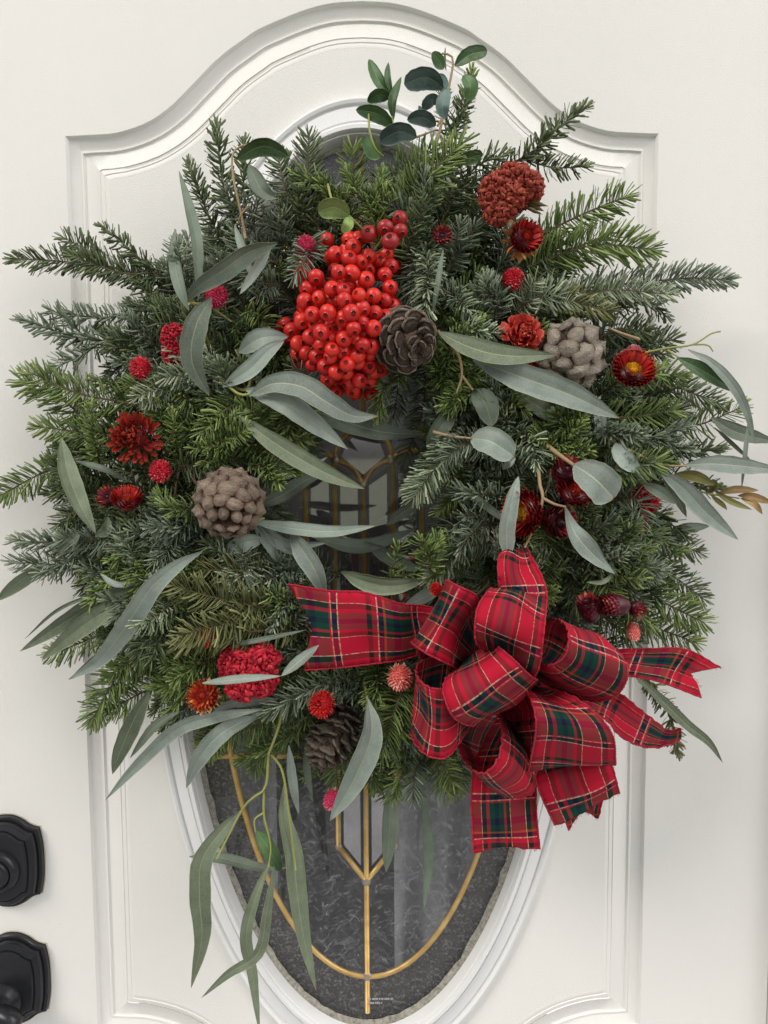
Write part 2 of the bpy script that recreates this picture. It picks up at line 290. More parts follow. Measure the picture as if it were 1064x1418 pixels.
        rp = [x for x in t.nodes if x.type == 'VALTORGB'][0]; oi = t.nodes.new('ShaderNodeObjectInfo'); hsv = N(t, 'ShaderNodeHueSaturation'); mr = N(t, 'ShaderNodeMapRange'); t.links.new(oi.outputs['Random'], mr.inputs[0]); mr.inputs[3].default_value = .75; mr.inputs[4].default_value = 1.3
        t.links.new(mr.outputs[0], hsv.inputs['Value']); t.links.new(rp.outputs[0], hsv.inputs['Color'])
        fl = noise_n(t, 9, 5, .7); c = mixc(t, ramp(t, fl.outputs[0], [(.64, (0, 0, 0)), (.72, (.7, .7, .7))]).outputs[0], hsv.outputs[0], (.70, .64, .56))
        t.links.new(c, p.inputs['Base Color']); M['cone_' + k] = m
    # flowers, colour along 'tint'
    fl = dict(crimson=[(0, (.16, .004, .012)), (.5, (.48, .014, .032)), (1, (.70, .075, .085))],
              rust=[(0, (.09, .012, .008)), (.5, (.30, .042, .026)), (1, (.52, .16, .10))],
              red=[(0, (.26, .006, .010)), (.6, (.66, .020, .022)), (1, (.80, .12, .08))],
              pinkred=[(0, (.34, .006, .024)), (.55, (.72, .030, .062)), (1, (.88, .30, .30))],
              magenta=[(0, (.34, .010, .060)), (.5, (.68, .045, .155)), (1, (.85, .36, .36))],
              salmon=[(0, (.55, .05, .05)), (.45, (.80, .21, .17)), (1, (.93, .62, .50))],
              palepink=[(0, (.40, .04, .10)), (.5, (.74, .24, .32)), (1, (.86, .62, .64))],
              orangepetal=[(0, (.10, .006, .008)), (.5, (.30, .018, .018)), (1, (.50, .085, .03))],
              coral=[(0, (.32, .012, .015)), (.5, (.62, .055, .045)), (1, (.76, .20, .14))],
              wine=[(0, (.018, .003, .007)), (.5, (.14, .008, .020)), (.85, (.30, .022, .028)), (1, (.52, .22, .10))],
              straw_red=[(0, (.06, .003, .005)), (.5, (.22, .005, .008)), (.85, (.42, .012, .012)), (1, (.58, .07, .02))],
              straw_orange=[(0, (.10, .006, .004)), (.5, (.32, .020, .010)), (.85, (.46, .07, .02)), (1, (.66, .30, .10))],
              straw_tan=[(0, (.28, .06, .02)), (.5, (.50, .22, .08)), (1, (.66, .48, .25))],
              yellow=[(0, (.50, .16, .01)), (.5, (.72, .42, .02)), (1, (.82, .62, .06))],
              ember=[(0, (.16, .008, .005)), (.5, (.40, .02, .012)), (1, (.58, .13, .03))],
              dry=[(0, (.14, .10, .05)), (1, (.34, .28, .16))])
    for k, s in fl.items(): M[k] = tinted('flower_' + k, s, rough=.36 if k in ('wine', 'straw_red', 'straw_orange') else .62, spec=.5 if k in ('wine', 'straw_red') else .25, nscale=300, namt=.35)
    # tartan ribbon: sett across the width times sett along the length
    m, t, p = newmat('tartan_ribbon'); uv = t.nodes.new('ShaderNodeUVMap'); sx = t.nodes.new('ShaderNodeSeparateXYZ'); t.links.new(uv.outputs[0], sx.inputs[0])
    R_, G_, Nv, K_, O_ = (.49, .009, .034), (.005, .046, .032), (.008, .008, .034), (.016, .018, .012), (.36, .10, .03)
    fr = N(t, 'ShaderNodeMath', operation='FRACT'); t.links.new(sx.outputs[0], fr.inputs[0])
    A = ramp(t, fr.outputs[0], [(0, R_), (.088, Nv), (.155, R_), (.19, G_), (.36, Nv), (.44, G_), (.53, O_), (.555, Nv), (.615, R_), (.69, K_), (.75, R_)], 'CONSTANT').outputs[0]
    B = ramp(t, sx.outputs[1], [(0, R_), (.158, K_), (.225, R_), (.275, G_), (.355, Nv), (.415, G_), (.495, R_), (.53, K_), (.585, R_), (.835, K_), (.91, R_)], 'CONSTANT').outputs[0]
    # twill weave: fine diagonal choice between warp and weft
    tw = N(t, 'ShaderNodeMath', operation='MULTIPLY_ADD'); t.links.new(sx.outputs[0], tw.inputs[0]); tw.inputs[1].default_value = 62.0
    tv = N(t, 'ShaderNodeMath', operation='MULTIPLY'); t.links.new(sx.outputs[1], tv.inputs[0]); tv.inputs[1].default_value = 62.0; t.links.new(tv.outputs[0], tw.inputs[2])
    tf = N(t, 'ShaderNodeMath', operation='FRACT'); t.links.new(tw.outputs[0], tf.inputs[0])
    tr_ = ramp(t, tf.outputs[0], [(0, (.30,) * 3), (.45, (.70,) * 3), (.95, (.30,) * 3)])
    c = mixc(t, tr_.outputs[0], A, B)
    W_ = (.62, .54, .36)
    la = ramp(t, fr.outputs[0], [(0, (0, 0, 0)), (.072, (1, 1, 1)), (.088, (0, 0, 0)), (.155, (.7, .7, .7)), (.168, (0, 0, 0)), (.615, (1, 1, 1)), (.630, (0, 0, 0))], 'CONSTANT').outputs[0]
    lb = ramp(t, sx.outputs[1], [(0, (0, 0, 0)), (.146, (1, 1, 1)), (.156, (0, 0, 0)), (.586, (1, 1, 1)), (.597, (0, 0, 0)), (.824, (1, 1, 1)), (.834, (0, 0, 0))], 'CONSTANT').outputs[0]
    br = noise_n(t, 420, 2); brr = ramp(t, br.outputs[0], [(.35, (.08,) * 3), (.62, (.74,) * 3)]).outputs[0]
    la2 = mixc(t, 1.0, la, brr, 'MULTIPLY'); lb2 = mixc(t, 1.0, lb, brr, 'MULTIPLY')
    c = mixc(t, la2, c, W_); c = mixc(t, lb2, c, W_)
    hem = ramp(t, sx.outputs[1], [(0, (.7,) * 3), (.022, (0, 0, 0)), (.978, (.7,) * 3)], 'CONSTANT').outputs[0]
    c = mixc(t, hem, c, (.34, .006, .022)); n = noise_n(t, 40, 4); c = mixc(t, .5, c, mixc(t, n.outputs[0], (.62, .62, .62), (1, 1, 1)), 'MULTIPLY')
    t.links.new(c, p.inputs['Base Color']); p.inputs['Roughness'].default_value = .78; p.inputs['Specular IOR Level'].default_value = .15
    bump(t, p, tf.outputs[0], .35, .0004); M['tartan'] = m
    m, t, p = newmat('ribbon_hem_thread'); p.inputs['Base Color'].default_value = (.36, .008, .026, 1); p.inputs['Roughness'].default_value = .75
    n = noise_n(t, 700, 2); bump(t, p, n.outputs[0], .9, .001); M['hem'] = m
build_materials()

# ------------------------------------------------------------------ setting: porch floor, ground, door frame, hall
def box_data(x0, x1, y0, y1, z0, z1):
    V = np.array([[x, y, z] for x in (x0, x1) for y in (y0, y1) for z in (z0, z1)], float)
    return V, [np.array([[0, 1, 3, 2], [4, 6, 7, 5], [0, 4, 5, 1], [2, 3, 7, 6], [0, 2, 6, 4], [1, 5, 7, 3]])]
def box(name, b, mat, parent=None, bev=0, **kw):
    o = obj(name, mesh(name, *box_data(*b), smooth=False), mat, parent, **kw)
    if bev: md = o.modifiers.new('edge', 'BEVEL'); md.width = bev; md.segments = 3; md.limit_method = 'ANGLE'
    return o
box('porch_floor', (-2.5, 2.5, -2.6, .02, -1.55, -1.42), M['concrete'], kind='structure')
box('ground', (-150, 150, -300, 3, -1.80, -1.56), M['lawn'], kind='structure')
jamb = thing('door_frame', 'white painted door frame along the edge of the front door', 'door frame')
box('jamb', (.4505, .60, -.012, .10, -1.42, .95), M['door'], jamb, .003)
box('stop_strip', (.4530, .4700, -.020, -.0125, -1.42, .95), M['door'], jamb, .002)
box('jamb', (-.60, -.4605, -.012, .10, -1.42, .95), M['door'], jamb, .003)
for x0_, x1_, z0_, z1_ in ((-3.2, -.6005, -1.42, 2.2), (.6005, 3.2, -1.42, 2.2), (-.6, .6, .951, 2.2)): box('house_wall', (x0_, x1_, .0, .16, z0_, z1_), M['door'], kind='structure')
hall = box('hall_wall', (-1.4, 1.4, 1.9, 1.95, -1.42, 1.4), M['hall'], kind='structure')
box('hall_floor', (-1.4, 1.4, .12, 1.9, -1.44, -1.42), M['hall'], kind='structure')

# ------------------------------------------------------------------ door
door = thing('front_door', 'white panelled front door with a leaded oval window', 'door')
HW, HH = .3067, .4892
half = [(.3067, 0), (.294, .0003), (.281, .0010), (.254, .0030), (.2235, .0125), (.1975, .0290), (.172, .0530), (.146, .0775), (.1195, .0960), (.104, .1055), (.061, .1225), (.030, .1300), (0, .1318)]
hc = crom(half[2:], 34); hc = np.vstack([[(.3067, 0), (.294, .0003)], hc])          # right corner -> crown
top = np.vstack([hc, (hc[:-1] * [-1, 1])[::-1]])                                     # right -> left
side = np.linspace(0, 1, 24)[1:-1]
out = np.vstack([top + [0, HH], [[-HW, HH - 2 * HH * s] for s in side], (-top) + [0, -HH], [[HW, -HH + 2 * HH * s] for s in side]])
def offset_in(pl, d):
    """mitred inward offset of a closed counter-clockwise outline"""
    a = pl - np.roll(pl, 1, 0); b = np.roll(pl, -1, 0) - pl
    na = nrm(np.stack([-a[:, 1], a[:, 0]], 1)); nb = nrm(np.stack([-b[:, 1], b[:, 0]], 1)); s = na + nb
    q = pl + d * s * (2 / (np.sum(s * s, 1, keepdims=True)))
    if len(pl) == len(out) and d > 0:           # points closer to a corner than d collapse onto the mitred corner
        q[:, 0] = np.clip(q[:, 0], -(HW - d), HW - d)
        sd = np.abs(np.abs(pl[:, 0]) - HW) < 1e-5; q[sd, 1] = np.clip(q[sd, 1], -(HH - d), HH - d)
        cr = np.abs(q[:, 0]) >= HW - d - 1e-6; q[cr & ~sd, 1] = np.sign(q[cr & ~sd, 1]) * (HH - d)
    return q
ring = lambda pl, y: np.stack([pl[:, 0], np.full(len(pl), y), pl[:, 1]], 1)
n = len(out)
prof = [(0, 0), (.0012, .0012), (.0022, .0040), (.0105, .0072), (.0130, .0078), (.0136, .0066), (.0152, .0065), (.0158, .0082), (.0172, .0088), (.0320, .0048), (.0333, .0038), (.0340, .0046), (.0380, .0036), (.0390, .0042), (.0430, .0028), (.0445, .0030)]
rs = [ring(offset_in(out, d), y) for d, y in prof]
bm = MB(); bm.add(np.vstack(rs), [grid_faces(len(rs), n, cv=True)])
me = bm.mesh('panel_moulding', smooth=True)
mo = obj('panel_moulding', me, M['door'], door)
md = mo.modifiers.new('s', 'EDGE_SPLIT'); md.split_angle = math.radians(38)
# thin grime lines settled in the grooves
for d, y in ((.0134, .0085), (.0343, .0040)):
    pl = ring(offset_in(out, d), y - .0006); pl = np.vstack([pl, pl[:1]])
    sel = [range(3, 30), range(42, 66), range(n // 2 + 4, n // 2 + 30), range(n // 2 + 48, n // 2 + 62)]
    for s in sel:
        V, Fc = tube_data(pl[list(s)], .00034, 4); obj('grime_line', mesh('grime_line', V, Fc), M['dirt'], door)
# slab face outside the panel, with thickness
DX0, DX1, DZ0, DZ1 = -.4575, .4492, -1.41, .93
def to_rect(pl):
    o = []
    for x, z in pl:
        s = min((DX1 / x) if x > 1e-6 else (DX0 / x if x < -1e-6 else 1e9), (DZ1 / z) if z > 1e-6 else (DZ0 / z if z < -1e-6 else 1e9)); o.append((x * s, z * s))
    return np.array(o)
rect = to_rect(out)
for cx_, cz_ in ((DX0, DZ0), (DX0, DZ1), (DX1, DZ0), (DX1, DZ1)):
    rect[np.argmin(np.hypot(rect[:, 0] - cx_, rect[:, 1] - cz_))] = (cx_, cz_)
V = np.vstack([ring(rect, .044), ring(rect, .0), ring(out, 0)]); obj('slab', mesh('slab', V, [grid_faces(3, n, cv=True)], smooth=False), M['door'], door)
# panel field between moulding and oval
inner = offset_in(out, .0445); ang = np.arctan2(inner[:, 1] / .530, inner[:, 0] / .2347)
ell = lambda a, b, th: np.stack([a * np.cos(th), b * np.sin(th) - .003], 1)
V = np.vstack([ring(inner, .0030), ring(ell(.2347, .530, ang), .0030)]); obj('panel_field', mesh('panel_field', V, [grid_faces(2, n, cv=True)], smooth=False), M['door'], door)
# raised oval window frame
th = np.linspace(0, 2 * PI, 181)[:-1]
pf = [(0, .006), (0, -.0010), (.0014, -.0050), (.0034, -.0060), (.0058, -.0050), (.0066, -.0016), (.0078, -.0012), (.0086, -.0034), (.0170, -.0052), (.0200, -.0060), (.0208, -.0040), (.0218, -.0042), (.0226, -.0092), (.0246, -.0118), (.0276, -.0120), (.0292, -.0100), (.0298, -.0074), (.0308, -.0072), (.0322, -.0040), (.0340, .0040), (.0342, .0100)]
V = np.vstack([ring(ell(.2347 - d, .530 - d * 1.29, th), y) for d, y in pf]); oval = thing_frame = obj('oval_frame', mesh('oval_frame', V, [grid_faces(len(pf), 180, cv=True)]), M['frame'], door); md = oval.modifiers.new('s', 'EDGE_SPLIT'); md.split_angle = math.radians(34)
GA, GB = .2005, .4860
seal = [(0.0, .0030), (.0005, .0026)]
jit = .0060 + .0022 * np.array([mnoise.fractal(Vector((math.cos(a) * 30, math.sin(a) * 70, 1.7)), 1, 2, 4) for a in th])
V = np.vstack([ring(ell(GA + .001, GB + .001, th), .0050), ring(ell(GA - .003, GB - .003, th), .0052), ring(np.stack([(GA - jit) * np.cos(th), (GB - jit) * np.sin(th) - .002], 1), .0078)])
obj('glazing_sealant', mesh('glazing_sealant', V, [grid_faces(3, 180, cv=True)]), M['seal'], door)
def disc(name, a, b, y, mat, a_in=0, b_in=0, t=.003):
    c0 = ell(max(a_in, 1e-4), max(b_in, 1e-4), th); c1 = ell(a, b, th)
    V = np.vstack([ring(c0, y), ring(c1, y), ring(c1, y + t), ring(c0, y + t)]); return obj(name, mesh(name, V, [grid_faces(4, 180, cu=True, cv=True)], smooth=False), mat, door)
disc('outer_glass_pane', GA, GB, .0085, M['glass'], t=.0015)
disc('border_glass', GA, GB, .0136, M['granite'], .1655, .4330)
# textured main field (clear bevelled pieces sit in front of it in the middle)
disc('textured_glass_pane', .1652, .4327, .0138, M['chip'])
def came(pts, y=.0128, r=.0031, name='came'):
    pts = np.asarray(pts, float); V, Fc = tube_data(np.stack([pts[:, 0], np.full(len(pts), y), pts[:, 1]], 1), r, 8)
    V[:, 1] = y + (V[:, 1] - y) * .8
    obj(name, mesh(name, V, Fc), M['brass'], door)
CA, CB = .1660, .4340
tt = np.linspace(0, 2 * PI, 121); came(np.stack([CA * np.cos(tt), CB * np.sin(tt) - .001], 1))
came([(-.0023, -.478), (-.0023, .127)]); came([(-.195, -.1752), (-.0674, -.1752)]); came([(.0630, -.1752), (.195, -.1752)])
came([(-.0335, .152), (-.0335, -.2805)]); came([(.0295, .152), (.0295, -.2805)])
came([(-.0335, -.2805), (-.0023, -.3214)]); came([(.0295, -.2805), (-.0023, -.3214)])
came([(-.0655, .150), (-.0655, -.1752)]); came([(.0610, .150), (.0610, -.1752)])
came(crom([(-.0023, .127), (-.013, .145), (-.0325, .1545)], 10)); came(crom([(-.0023, .127), (.0085, .145), (.0285, .1545)], 10))
came(crom([(-.0325, .1545), (-.046, .163), (-.0655, .163)], 8)); came(crom([(.0285, .1545), (.042, .163), (.061, .163)], 8))
came(crom([(-.0325, .1545), (-.029, .172), (-.0023, .196)], 10)); came(crom([(.0285, .1545), (.025, .172), (-.0023, .196)], 10))
came([(-.0023, .196), (-.0023, .478)])
sv, sf = sphere_data(12, 8)
for x, z, s in ((-.0023, -.3214, .0058), (-.0335, -.2805, .0042), (.0295, -.2805, .0042), (-.0023, -.4345, .0056), (-.0325, .1545, .0055), (.0285, .1545, .0055), (-.0023, .127, .0050), (-.0674, -.1752, .004), (.061, .158, .0045)):
    obj('solder_joint', mesh('solder_joint', sv * [s, s * .42, s] + [x, .0122, z], sf), M['solder'], door)
# bevelled clear strips with sloping rims
def bevel_piece(poly, y=.0112):
    poly = np.array(poly, float); c = poly.mean(0); k = len(poly); innr = offset_in(poly if np.cross(poly[1] - poly[0], poly[2] - poly[1]) > 0 else poly[::-1], .0052)
    pl = poly if np.cross(poly[1] - poly[0], poly[2] - poly[1]) > 0 else poly[::-1]
    V = np.vstack([ring(pl, y + .0022), ring(innr, y - .0005), [[innr[:, 0].mean(), y - .0005, innr[:, 1].mean()]]])
    j = np.arange(k); F3 = np.stack([k + j, k + (j + 1) % k, np.full(k, 2 * k)], 1)
    obj('bevelled_pane', mesh('bevelled_pane', V, [F3, grid_faces(2, k, cv=True)], smooth=False), M['bevel'], door)
for x0, x1 in ((-.0655, -.0335), (-.0335, -.0023), (-.0023, .0295), (.0295, .061)):
    for z0, z1 in ((-.02, .147), (-.172, -.022)):
        zt = z1 if z1 < 0 or x0 < -.05 or x1 > .05 else None
        if zt is None: poly = [(x0 + .001, z0), (x1 - .001, z0), (x1 - .001, .148 if x0 < -.01 and x1 > .02 else (.129 if abs(x1) < .01 else .149)), (x0 + .001, .149 if abs(x0) > .02 else .129)]
        else: poly = [(x0 + .001, z0), (x1 - .001, z0), (x1 - .001, z1), (x0 + .001, z1)]
        bevel_piece(poly)
bevel_piece([(-.0325, -.178), (-.0033, -.178), (-.0033, -.317), (-.0325, -.279)][::-1]); bevel_piece([(.0285, -.178), (-.0013, -.178), (-.0013, -.317), (.0285, -.279)])
bevel_piece([(-.0023, .131), (.0275, .156), (.020, .176), (-.0023, .193), (-.024, .176), (-.0315, .156)])
# faint two-line maker's print at the foot of the glass (illegible strokes)
pm = MB()
for row, (z, wd) in enumerate(((-.4592, .029), (-.4640, .017))):
    x = -.0030
    while x < -.0030 + wd:
        l = rng.uniform(.0007, .0022); V, Fc = box_data(x, x + l, .0078, .0083, z, z + .0020); pm.add(V, Fc); x += l + rng.choice([.0003, .0004, .0012])
obj('etched_print', pm.mesh('etched_print', smooth=False), M['print'], door)
# added folded panels behind the glass imitating its reflections; dark gap for a reflected figure
def reflection_backing(x0, x1, y, lab):
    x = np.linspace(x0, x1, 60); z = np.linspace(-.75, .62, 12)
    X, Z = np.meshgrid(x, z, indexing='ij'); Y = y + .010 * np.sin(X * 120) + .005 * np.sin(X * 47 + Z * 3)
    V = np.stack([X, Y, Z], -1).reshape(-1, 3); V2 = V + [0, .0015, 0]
    o = obj('reflection_panel', mesh('reflection_panel', np.vstack([V, V2]), [grid_faces(60, 12), grid_faces(60, 12)[:, ::-1] + 720]), M['reflection_backing'])
    o['label'] = lab; o['category'] = 'reflection_backing'; o['group'] = 'grey panels imitating reflections behind the oval window'
reflection_backing(-.33, -.112, .085, 'added grey panel imitating reflected light behind the half of the oval glass near the hanging gum leaves')
reflection_backing(.030, .33, .085, 'added grey panel imitating reflected light behind the oval glass below the tartan bow')

# ------------------------------------------------------------------ lock hardware
def plate_outline(hw, hh, k=1.0):
    r = [(0, hh), (.20 * hw, .985 * hh), (.45 * hw, .90 * hh), (.62 * hw, .80 * hh), (.78 * hw, .745 * hh), (.90 * hw, .725 * hh)]
    c = crom(r, 14); s = crom([(.90 * hw, .725 * hh), (.985 * hw, .36 * hh), (1.0 * hw, 0), (.985 * hw, -.36 * hh), (.90 * hw, -.725 * hh)], 17)[1:-1]
    right = np.vstack([c, s, (c * [1, -1])[::-1]])          # top -> bottom on the right
    left = (right * [-1, 1])[::-1][1:-1]
    return np.vstack([right, left])[::-1]                   # counter-clockwise
def lathe_y(name, prof, cx, cz, mat, parent, k=40):
    a = np.arange(k) / k * 2 * PI
    V = np.vstack([np.stack([cx + r * np.cos(a), np.full(k, y), cz + r * np.sin(a)], 1) for r, y in prof]); return obj(name, mesh(name, V, [grid_faces(len(prof), k, cv=True)]), mat, parent)
def escutcheon(parent, cx, cz, hw, hh):
    pl = plate_outline(hw, hh); st = [(0, 0.0005), (0, -.0058), (.0008, -.0068), (.0034, -.0070), (.0038, -.0055), (.0044, -.0055), (.0048, -.0112), (.0058, -.0128), (.0108, -.0150), (.0114, -.0140), (.0120, -.0140), (.0126, -.0162), (.0140, -.0168)]
    V = np.vstack([ring(pl * ((hw - d) / hw, (hh - d * 1.05) / hh) + [cx, cz], y) for d, y in st] + [[[cx, -.0172, cz]]]); k = len(pl); m = len(st) * k; j = np.arange(k)
    F3 = np.stack([(len(st) - 1) * k + j, (len(st) - 1) * k + (j + 1) % k, np.full(k, m)], 1)
    cl = ring(np.vstack([pl, pl[:1]]) * ((hw + .0006) / hw) + [cx, cz], -.0002); Vc, Fc2 = tube_data(cl, .0009, 5); obj('sealant_line', mesh('sealant_line', Vc, Fc2), M['dirt'], parent)
    o = obj('escutcheon_plate', mesh('escutcheon_plate', V, [F3, grid_faces(len(st), k, cv=True)]), M['black'], parent); md = o.modifiers.new('s', 'EDGE_SPLIT'); md.split_angle = math.radians(32)
db = thing('deadbolt_lock', 'black deadbolt with stepped ogee plate, upper of the two black locks on the white door', 'deadbolt')
escutcheon(db, -.3975, -.2850, .0392, .0515)
lathe_y('cylinder_collar', [(.0245, -.0150), (.0240, -.0190), (.0215, -.0235), (.0175, -.0250), (.0165, -.0235), (.0160, -.0225)], -.4020, -.2895, M['black'], db)
lathe_y('key_cylinder', [(.0158, -.0200), (.0155, -.0262), (.0140, -.0275), (.0075, -.0276), (.0070, -.0262), (.0003, -.0262)], -.4020, -.2895, M['black'], db)
obj('keyhole', mesh('keyhole', *box_data(-.4029, -.4011, -.0266, -.0255, -.2945, -.2845), smooth=False), M['hall'], db)
dh = thing('door_handle', 'black door handle with stepped plate, lower of the two black locks on the white door', 'door handle')
escutcheon(dh, -.3965, -.4210, .0395, .0520)
lathe_y('handle_rose', [(.0210, -.0150), (.0200, -.0200), (.0150, -.0240), (.0120, -.0330), (.0125, -.0400), (.0003, -.0420)], -.4030, -.4380, M['black'], dh)
V, Fc = tube_data(crom([(-.4030, -.036, -.4380), (-.380, -.043, -.4420), (-.405, -.047, -.4640), (-.440, -.046, -.4620)], 16), np.linspace(.0115, .0085, 16), 12); obj('lever', mesh('lever', V, Fc), M['black'], dh)

# ================================================================== WREATH
S0 = 1 / 1200.0                                   # photo pixel -> metre at the wreath's depth
wreath = thing('wreath', 'large round fir wreath of mixed green sprigs hanging on the white front door', 'wreath', loc=tuple(P(515, 668, .03)))
WI = Matrix.Translation(wreath.location).inverted()
def wchild(o, parent=wreath):
    o.parent = parent
    if parent is wreath: o.matrix_parent_inverse = WI
    return o
VIEW = np.array([0, -1.0, 0])
def needles(mb, path, nl, style, dens=1.0, wide=1.0, side=None):
    """path (n,3) world; nl needle length (m)"""
    seg = np.linalg.norm(np.diff(path, axis=0), axis=1); L = seg.sum(); cum = np.r_[0, np.cumsum(seg)]
    cnt = max(10, int(L / .00080 * dens))
    s = ((np.arange(cnt) + rng.uniform(0, 1, cnt)) / cnt) ** .96; q = s * L
    pos = np.stack([np.interp(q, cum, path[:, k]) for k in range(3)], 1)
    Tn = nrm(np.gradient(path, axis=0)); T = nrm(np.stack([np.interp(q, cum, Tn[:, k]) for k in range(3)], 1))
    Nf = nrm(VIEW - (T @ VIEW)[:, None] * T + 1e-6); B = np.cross(T, Nf)
    if style == 'flat': ph = np.where(np.arange(cnt) % 2, 1, -1) * rng.normal(1.30, .32, cnt)
    elif style == 'up': ph = rng.normal(0, 1.0, cnt)
    else: ph = rng.uniform(-2.15, 2.15, cnt)
    rad = np.cos(ph)[:, None] * Nf + np.sin(ph)[:, None] * B
    al = np.radians(np.interp(s, [0, .75, .93, 1], [74, 62, 44, 18]) + rng.normal(0, 10, cnt))
    if style == 'flat': al *= .98
    d0 = np.cos(al)[:, None] * T + np.sin(al)[:, None] * rad
    ln = nl * rng.uniform(.72, 1.1, cnt) * np.interp(s, [0, .1, .8, 1], [.75, 1, .95, .62]) * np.where(np.abs(ph) < .7, .8, 1)
    d1 = nrm(d0 + T * rng.uniform(.05, .42, cnt)[:, None] + rng.normal(0, .07, (cnt, 3)))
    d0 = nrm(d0 + rng.normal(0, .05, (cnt, 3)))
    p0 = pos; p1 = p0 + d0 * (ln * .5)[:, None]; p2 = p1 + d1 * (ln * .5)[:, None]
    wv = nrm(np.cross(d0, rad + .0) + rng.normal(0, .35, (cnt, 3))); wv = nrm(wv - np.sum(wv * d0, 1, keepdims=True) * d0); hv = np.cross(wv, d0)
    hw = (.00112 * wide * rng.uniform(.8, 1.15, cnt))[:, None]; hh = hw * .45
    rings = [np.stack([pc + wv * hw * k, pc + hv * hh * k, pc - wv * hw * k], 1) for pc, k in ((p0, .6), (p1, 1.0), (p1 + (p2 - p1) * .86, .85))]
    V = np.concatenate(rings + [p2[:, None]], 1)                  # (cnt,10,3)
    j = np.arange(3); j2 = (j + 1) % 3
    f4 = np.vstack([np.stack([j + r * 3, j2 + r * 3, j2 + r * 3 + 3, j + r * 3 + 3], 1) for r in (0, 1)]); f3 = np.stack([6 + j, 6 + j2, np.full(3, 9)], 1)
    off = (np.arange(cnt) * 10)[:, None, None]
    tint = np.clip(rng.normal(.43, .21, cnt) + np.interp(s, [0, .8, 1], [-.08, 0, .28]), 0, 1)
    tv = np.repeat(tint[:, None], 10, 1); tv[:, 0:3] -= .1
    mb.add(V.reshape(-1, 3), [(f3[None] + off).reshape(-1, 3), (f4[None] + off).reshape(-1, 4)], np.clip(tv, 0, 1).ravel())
NS = 0
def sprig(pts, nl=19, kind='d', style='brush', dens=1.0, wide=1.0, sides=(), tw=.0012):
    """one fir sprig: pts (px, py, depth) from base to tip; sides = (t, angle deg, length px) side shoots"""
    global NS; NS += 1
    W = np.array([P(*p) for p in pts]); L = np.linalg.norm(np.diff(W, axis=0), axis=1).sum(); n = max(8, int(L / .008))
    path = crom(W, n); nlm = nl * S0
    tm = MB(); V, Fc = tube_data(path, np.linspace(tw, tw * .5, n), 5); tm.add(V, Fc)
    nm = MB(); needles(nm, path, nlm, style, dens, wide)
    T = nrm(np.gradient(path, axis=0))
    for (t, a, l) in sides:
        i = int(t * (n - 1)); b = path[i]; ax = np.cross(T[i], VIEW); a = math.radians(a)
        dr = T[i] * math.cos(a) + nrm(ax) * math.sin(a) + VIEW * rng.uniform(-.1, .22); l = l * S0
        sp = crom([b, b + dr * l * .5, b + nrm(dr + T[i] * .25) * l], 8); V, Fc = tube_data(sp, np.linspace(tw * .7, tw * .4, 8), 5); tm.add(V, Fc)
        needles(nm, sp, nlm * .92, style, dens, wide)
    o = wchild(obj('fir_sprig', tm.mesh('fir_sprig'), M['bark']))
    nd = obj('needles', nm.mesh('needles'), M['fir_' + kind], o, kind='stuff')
    return o

# --- hidden twig bundle the sprigs are wired to
tb = MB()
for i in range(150):
    a0 = rng.uniform(0, 2 * PI); r0 = rng.uniform(190, 320); sp = rng.uniform(.35, .8); d = rng.uniform(.015, .075)
    pts = [P(515 + (r0 + rng.normal(0, 10)) * math.cos(a0 + sp * k / 4), 672 + (r0 + rng.normal(0, 10)) * math.sin(a0 + sp * k / 4), d + rng.normal(0, .006)) for k in range(5)]
    V, Fc = tube_data(crom(pts, 10), rng.uniform(.0012, .0026), 5); tb.add(V, Fc)
wchild(obj('twig_bundle', tb.mesh('twig_bundle'), M['bark'], kind='stuff'))

# --- random body of the wreath
RMAX_A = [0, 20, 40, 60, 80, 100, 120, 140, 160, 180, 200, 220, 240, 260, 280, 300, 320, 340, 360]
RMAX_R = [462, 450, 425, 430, 450, 440, 440, 420, 450, 465, 450, 425, 365, 390, 415, 350, 345, 440, 462]
def hole_free(x, y):     # keep the middle opening clear
    return ((x - 505) / 92) ** 2 + ((y - 705) / 112) ** 2
AVOID = [(480, 430, 105), (470, 870, 50), (560, 870, 40), (670, 900, 105), (800, 1000, 60), (563, 471, 45), (792, 492, 45), (318, 696, 45), (462, 1018, 40), (195, 510, 18), (222, 652, 18), (711, 387, 18), (300, 411, 18), (424, 346, 20), (446, 975, 20),
         (554, 938, 18), (877, 874, 15), (877, 489, 14), (287, 882, 12), (875, 517, 26), (724, 331, 24), (170, 695, 30), (283, 964, 20), (745, 712, 40), (790, 670, 34), (817, 846, 20), (853, 838, 24), (612, 327, 14),
         (707, 272, 45), (346, 928, 44), (243, 478, 28), (893, 695, 22), (188, 607, 38), (721, 467, 32), (737, 503, 14)]
